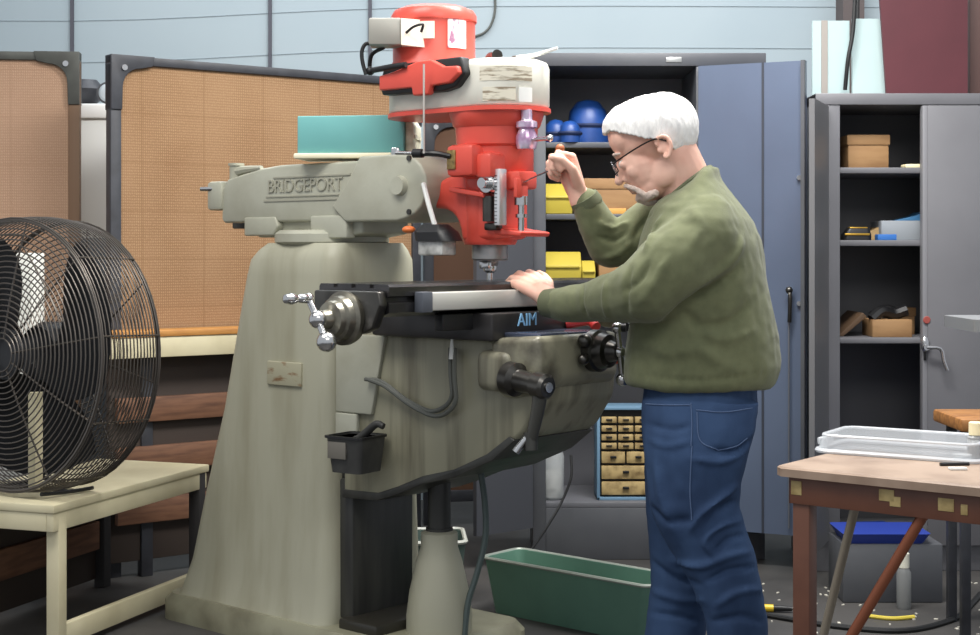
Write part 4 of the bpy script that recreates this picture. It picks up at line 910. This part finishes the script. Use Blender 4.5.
# neck and hidden core of the body
limb(bd, [(H(-.035, -.04), .064), (P(687, 184, MD), .068), (P(692, 215, MD), .075)])
limb(bd, [(P(697, 240, MD), .095), (P(702, 300, MD), .11), (P(702, 380, MD), .11), (P(700, 410, MD), .10)])
limb(bd, [(P(700, 235, 3.90), .06), (P(702, 234, 3.83), .055), (P(650, 292, 3.80), .045), (P(556, 302, 4.06), .029), (P(541, 295, 4.115), .026)])
limb(bd, [(P(672, 222, 4.08), .055), (P(662, 224, 4.15), .05), (P(610, 248, 4.17), .04), (P(587, 205, 4.13), .029), (P(580, 194, 4.125), .026)])
limb(bd, [(P(702, 400, 3.90), .09), (P(698, 500, 3.88), .055), (P(738, 640, 3.88), .04), (P(742, 705, 3.88), .036), (P(712, 716, 3.90), .03)])
limb(bd, [(P(698, 400, 4.05), .09), (P(692, 500, 4.07), .055), (P(672, 640, 4.08), .04), (P(668, 690, 4.08), .036), (P(640, 696, 4.10), .03)])
hand(bd, P(545, 294, 4.11), (-.070, .105, .052), (-.25, -.15, 1), False, ((14, 34, 22), (12, 30, 20), (14, 30, 20), (20, 34, 20)), .12, ((.8, .55, .1), (.95, .25, .05), (1, .05, .1)), 1.14)
hand(bd, P(577, 193, 4.125), (-.32, .0, .9), (.78, .55, .25), True, ((62, 82, 50), (74, 88, 52), (82, 90, 54), (86, 92, 54)), .0, ((.8, .42, .35), (.85, -.05, .5), (.5, -.25, .8)), 1.10)
me = remesh(bd, .0034, 6, .5)
for p_ in me.polygons: p_.use_smooth = True
base = V((P(700, 0, 3.98).x, 3.98, 0))
man = obj('person', me, SKIN, None, 180, -base); man.location = base
tag(man, 'white haired man in green sweater and jeans leaning over the milling machine', 'person')
def mp(name, src, m, parent=man, sm=50):
    if isinstance(src, bpy.types.Mesh):
        return obj(name, src, m, parent, sm, -base)
    return obj(name, src, m, parent, sm, -base)
# eyes, brows, glasses
for s in (-1, 1):
    b = bm_(); ball(b, H(.083, -.012, s * .030), .0115 * HK, 16); mp('eye', b, mat('eye_white', (220, 214, 206), .25))
GRY = mat('grey_beard', (210, 192, 180), .8, c2=(188, 170, 158), scale=90, bump=.3, bscale=150)
for s in (-1, 1):
    b = bm_(); limb(b, [(H(.094, .012, s * .014), .004), (H(.094, .018, s * .032), .0045), (H(.078, .012, s * .050), .003)]); mp('eyebrow', b, GRY)
b = bm_()
for s in (-1, 1):
    tube(b, [H(.108 + .004 * cos(2 * pi * k / 20) * 0 - .010 * (abs(.031 + .021 * cos(2 * pi * k / 20)) > .045), -.014 + .017 * sin(2 * pi * k / 20), s * (.031 + .022 * cos(2 * pi * k / 20))) for k in range(20)], .0016, 6, 0, True)
    tube(b, [H(.104, -.004, s * .054), H(.085, -.002, s * .068), H(.03, .004, s * .083), H(-.016, .004, s * .088), H(-.04, -.012, s * .084)], .0022, 6, 4)
tube(b, [H(.108, -.012, -.010), H(.114, -.008, 0), H(.108, -.012, .010)], .0016, 6, 4)
gl = mp('glasses', b, mat('glasses_wire', (40, 34, 32), .3, .6))
for s in (-1, 1):
    b = bm_(); lathe(b, [(.021 * HK, 0), (.021 * HK, .001)], H(.106, -.014, s * .031), hf, 20); mp('lens', b, mat('lens_glass', (235, 240, 245), .05, alpha=.22, spec=.8), gl)
# hair shell, cut at the hair line, with tufts
HL = [(-.13, -.040), (-.066, -.052), (-.046, -.046), (-.040, -.016), (-.030, -.006), (.004, .014), (.034, .038), (.07, .064), (.086, .074), (.12, .078)]
def hairline(f):
    for (a, ya), (b_, yb) in zip(HL, HL[1:]):
        if a <= f <= b_: return ya + (yb - ya) * (f - a) / (b_ - a)
    return HL[0][1] if f < HL[0][0] else HL[-1][1]
tt = bmesh.new(); bmesh.ops.create_icosphere(tt, subdivisions=6, radius=1)
kill = []
for v in tt.verts:
    q = v.co.copy(); f, s, u = q.x * .114 - .010, q.y * .088, q.z * .094 + .030
    tuft = .004 * NZ.noise(V((f * 22, s * 30, u * 12))) + .0016 * NZ.noise(V((f * 120, s * 120, u * 30)))
    w_ = max(0, min(1, (f + .02) / .09)) * max(0, min(1, (u - .04) / .05)); f += .014 * w_; u += .014 * w_
    l = V((f, s, u)) + V((q.x, q.y, q.z)) * tuft
    n_ = .004 * NZ.noise(V((f * 40, s * 40, u * 40)))
    if l.z < hairline(l.x) + n_: kill.append(v)
    v.co = HM @ l
bmesh.ops.delete(tt, geom=kill, context='VERTS')
ed = [e for e in tt.edges if e.is_boundary]
bmesh.ops.recalc_face_normals(tt, faces=tt.faces)
ge = bmesh.ops.solidify(tt, geom=tt.faces[:], thickness=.016)
bmesh.ops.recalc_face_normals(tt, faces=tt.faces)
WH = mat('white_hair', (244, 242, 238), .75, c2=(226, 224, 222), scale=70, stretch=(1, 1, .25), bump=.35, bscale=130)
b = bm_(); merge(b, tt); mp('hair', b, WH, man, 180)
# moustache, beard and stubble along the jaw
b = bm_()
for s in (-1, 1): limb(b, [(H(.102, -.060, s * .004), .008), (H(.096, -.064, s * .020), .008), (H(.080, -.078, s * .036), .008), (H(.068, -.096, s * .036), .010)])
limb(b, [(H(.080, -.098, -.014), .012), (H(.084, -.102, 0), .013), (H(.080, -.098, .014), .012)]); limb(b, [(H(.070, -.114, 0), .015), (H(.056, -.118, 0), .014)])
for s in (-1, 1): limb(b, [(H(.066, -.106, s * .026), .014), (H(.040, -.108, s * .042), .012)])
m_ = remesh(b, .004, 10); rough(m_, .002, 120); mp('beard', m_, GRY, man, 180)

# sweater
SWC = mat('olive_sweater', (106, 110, 82), .9, c2=(97, 101, 75), scale=30, bump=.12, bscale=420, spec=.15, sheen=.15)
b = bm_()
loft(b, [sect(*a) for a in ((386, 628, 772, .19), (380, 625, 776, .198), (364, 625, 780, .20), (335, 628, 777, .20), (304, 631, 771, .205), (275, 634, 766, .21), (242, 640, 761, .215), (222, 646, 754, .21), (207, 652, 744, .185), (198, 662, 737, .16), (190, 676, 731, .135), (182, 688, 725, .115), (174, 698, 719, .09), (168, 705, 714, .05))])
limb(b, [(P(702, 226, 3.86), .088), (P(700, 238, 3.83), .094), (P(676, 264, 3.80), .096), (P(650, 289, 3.80), .089), (P(622, 297, 3.87), .070), (P(592, 302, 3.97), .056), (P(566, 304, 4.04), .047), (P(553, 303.5, 4.075), .042)])
limb(b, [(P(672, 214, 4.10), .08), (P(655, 224, 4.15), .078), (P(628, 240, 4.16), .068), (P(609, 246, 4.17), .061), (P(596, 222, 4.145), .053), (P(587, 204, 4.13), .045)])
sm_ = remesh(b, .0075, 8, .5)
creases(sm_, [
    ([(738, 268), (712, 288), (690, 300), (664, 322)], .012, -.014),
    ([(742, 240), (728, 262), (700, 284)], .014, .010),
    ([(752, 300), (730, 322), (700, 326), (684, 312)], .013, -.009),
    ([(640, 340), (668, 352), (700, 350), (735, 372)], .016, .007),
    ([(700, 330), (725, 340), (755, 330)], .014, .006),
    ([(650, 262), (640, 280), (622, 292)], .009, -.008),
    ([(668, 258), (655, 282), (640, 306)], .010, .006),
    ([(632, 268), (626, 290), (628, 316)], .008, -.006),
    ([(606, 280), (604, 300), (608, 322)], .007, .005),
    ([(584, 284), (582, 302), (586, 318)], .006, -.005),
    ([(628, 230), (614, 240), (598, 236)], .007, -.008), ([(636, 238), (620, 252), (604, 258)], .007, .006), ([(630, 222), (612, 228), (596, 222)], .006, .006),
    ([(652, 212), (640, 226), (632, 244)], .008, -.008), ([(662, 214), (652, 236), (646, 252)], .008, .006),
    ([(690, 205), (700, 225), (690, 250)], .015, .005),
    ([(640, 376), (700, 380), (772, 372)], .007, -.004),
])
rough(sm_, .006, 9, (1, 1, .7)); rough(sm_, .0018, 40)
sw_ = mp('sweater', sm_, SWC, man, 180)
# collar, cuffs
b = bm_(); cc = P(687, 186, MD); cu_ = (V((-.78, .15, 1))).normalized()
m4 = M.Translation(cc) @ frame(cu_)
tube(b, [m4 @ V((.078 * cos(2 * pi * k / 32), .074 * sin(2 * pi * k / 32), 0)) for k in range(32)], .0075, 10, 0, True)
mp('collar', b, mat('sweater_rib', (92, 96, 72), .9, bump=.1, bscale=300), sw_)
for p, q, r in ((P(560, 304, 4.055), P(547, 303, 4.09), .041), (P(588.5, 206, 4.133), P(583.5, 197.5, 4.127), .043)):
    ax = (q - p); b = bm_(); lathe(b, [(r * 1.02, 0), (r * 1.03, ax.length * .3), (r * .96, ax.length), (r * .8, ax.length * 1.02)], p, ax, 28); mp('cuff', b, MC['sweater_rib'], sw_)

# jeans
JN = mat('blue_denim', (60, 82, 116), .85, c2=(46, 64, 94), scale=7, stretch=(1, 1, .5), mixlo=.4, mixhi=.68, bump=.1, bscale=500, spec=.2)
b = bm_()
loft(b, [sect(*a) for a in ((372, 645, 757, .17), (395, 643, 758, .18), (415, 642, 758, .185), (435, 643, 753, .185), (452, 645, 745, .18))])
def leg(secs, dep, d0):
    loft(b, [sect(py, l, r, dp, dd, 24, 2.2) for (py, l, r, dp, dd) in secs])
leg([(400, 643, 757, .095, 3.89), (430, 644, 754, .10, 3.885), (455, 645, 746, .098, 3.88), (480, 647, 740, .092, 3.88), (505, 650, 739, .086, 3.88), (530, 660, 745, .082, 3.88), (555, 674, 754, .08, 3.88), (585, 692, 761, .078, 3.88), (615, 704, 766, .077, 3.88), (650, 708, 769, .076, 3.88), (685, 708, 771, .076, 3.88), (709, 710, 771, .076, 3.88)], 0, 0)
leg([(400, 643, 755, .095, 4.07), (430, 643, 750, .10, 4.075), (455, 644, 742, .098, 4.08), (480, 645, 736, .092, 4.08), (505, 646, 731, .086, 4.08), (530, 648, 727, .082, 4.08), (555, 650, 720, .08, 4.08), (585, 650, 711, .078, 4.08), (615, 646, 706, .077, 4.08), (650, 643, 703, .076, 4.08), (686, 642, 702, .076, 4.08)], 0, 0)
jm = remesh(b, .0075, 5, .5)
creases(jm, [
    ([(752, 440), (735, 452), (712, 450)], .008, -.010), ([(744, 452), (720, 462), (690, 458)], .009, .006),
    ([(742, 482), (720, 500), (700, 516), (690, 532)], .009, .009), ([(744, 498), (722, 510), (704, 530)], .008, -.009),
    ([(746, 520), (722, 526), (706, 540), (712, 556)], .008, .009), ([(748, 534), (728, 540), (716, 552)], .007, -.008),
    ([(752, 552), (728, 556), (700, 566), (668, 560)], .009, .008), ([(756, 566), (730, 570), (704, 582)], .008, -.008),
    ([(762, 590), (738, 592), (716, 606)], .008, .007), ([(650, 560), (675, 578), (700, 584)], .010, -.009),
    ([(655, 460), (662, 500), (680, 540)], .016, .006), ([(648, 505), (668, 520), (690, 520)], .010, -.006),
    ([(650, 590), (680, 600), (704, 600)], .009, .007), ([(646, 612), (676, 616), (700, 622)], .008, -.006), ([(710, 622), (740, 616), (764, 622)], .008, -.006),
    ([(646, 424), (672, 430), (690, 426)], .007, -.004), ([(648, 440), (668, 446), (694, 440)], .008, .004),
])
rough(jm, .006, 8, (1, 1, .8)); rough(jm, .002, 30)
jn = mp('jeans', jm, JN, man, 180)
jt = bvh_of(jm); 
def surf(px, py, out=.001):
    h, n = hit(jt, px, py); 
    return None if h is None else h + base + n * out
jt = None
b0 = bm_(); b0.from_mesh(jm); bmesh.ops.translate(b0, vec=base, verts=b0.verts); jt = BVHTree.FromBMesh(b0); b0.free()
def surf(px, py, out=.001):
    h, n = hit(jt, px, py); return None if h is None else h + n * out
b = bm_()
for pts in ([(646, 404), (668, 405), (691, 405)], [(691, 403), (692, 425), (691, 446)], [(696, 410), (724, 412), (752, 408)], [(697, 412), (700, 440), (718, 450)], [(718, 450), (736, 446), (747, 438)], [(692, 446), (690, 490), (692, 520)]):
    q = [surf(p.x, p.y) for p in smooth_pts([(x, y, 0) for x, y in pts], 6)]; q = [p for p in q if p is not None]
    if len(q) > 2: tube(b, q, .0016, 6, 0)
mp('seams', b, mat('denim_stitch', (84, 104, 138), .8), jn)
# belt line and shoes (below the frame)
SHO = mat('black_shoe', (34, 32, 32), .5)
for px, py, d, dx in ((740, 715, 3.88, -.0), (672, 697, 4.08, 0)):
    b = bm_(); c = P(px, 0, d); c.z = 0
    tip = c + FB * .17; heel = c - FB * .08
    limb(b, [(heel + UP * .05, .042), (c + UP * .055, .046), (c + FB * .09 + UP * .045, .045), (tip + UP * .036, .034)])
    limb(b, [(c + UP * .06, .045), (c + UP * .12, .042)])
    for v in b.verts: v.co.z = max(v.co.z, .004)
    mm_ = remesh(b, .006, 3); so = mp('shoe', mm_, SHO, man, 180)
    for v in mm_.vertices: v.co.z = max(v.co.z, 0.0)

# hand tool in the raised fist
t = thing('hand_tool', 'thin bent hook tool with wooden knob held in the raised hand', 'hand tool', P(556, 172, 4.10))
b = bm_(); tube(b, [P(514, 188, 4.18), P(530, 179, 4.15), P(550, 170, 4.10), P(557, 163, 4.09)], .0022, 6); wpart('wire_hook', b, BRIGHT, t)
b = bm_(); tube(b, [P(555, 170, 4.10), P(558, 160, 4.09), P(560, 150, 4.085)], .008, 10); ball(b, P(560, 148.5, 4.085), .0125); wpart('wooden_knob', b, mat('orange_knob', (168, 98, 58), .45), t)
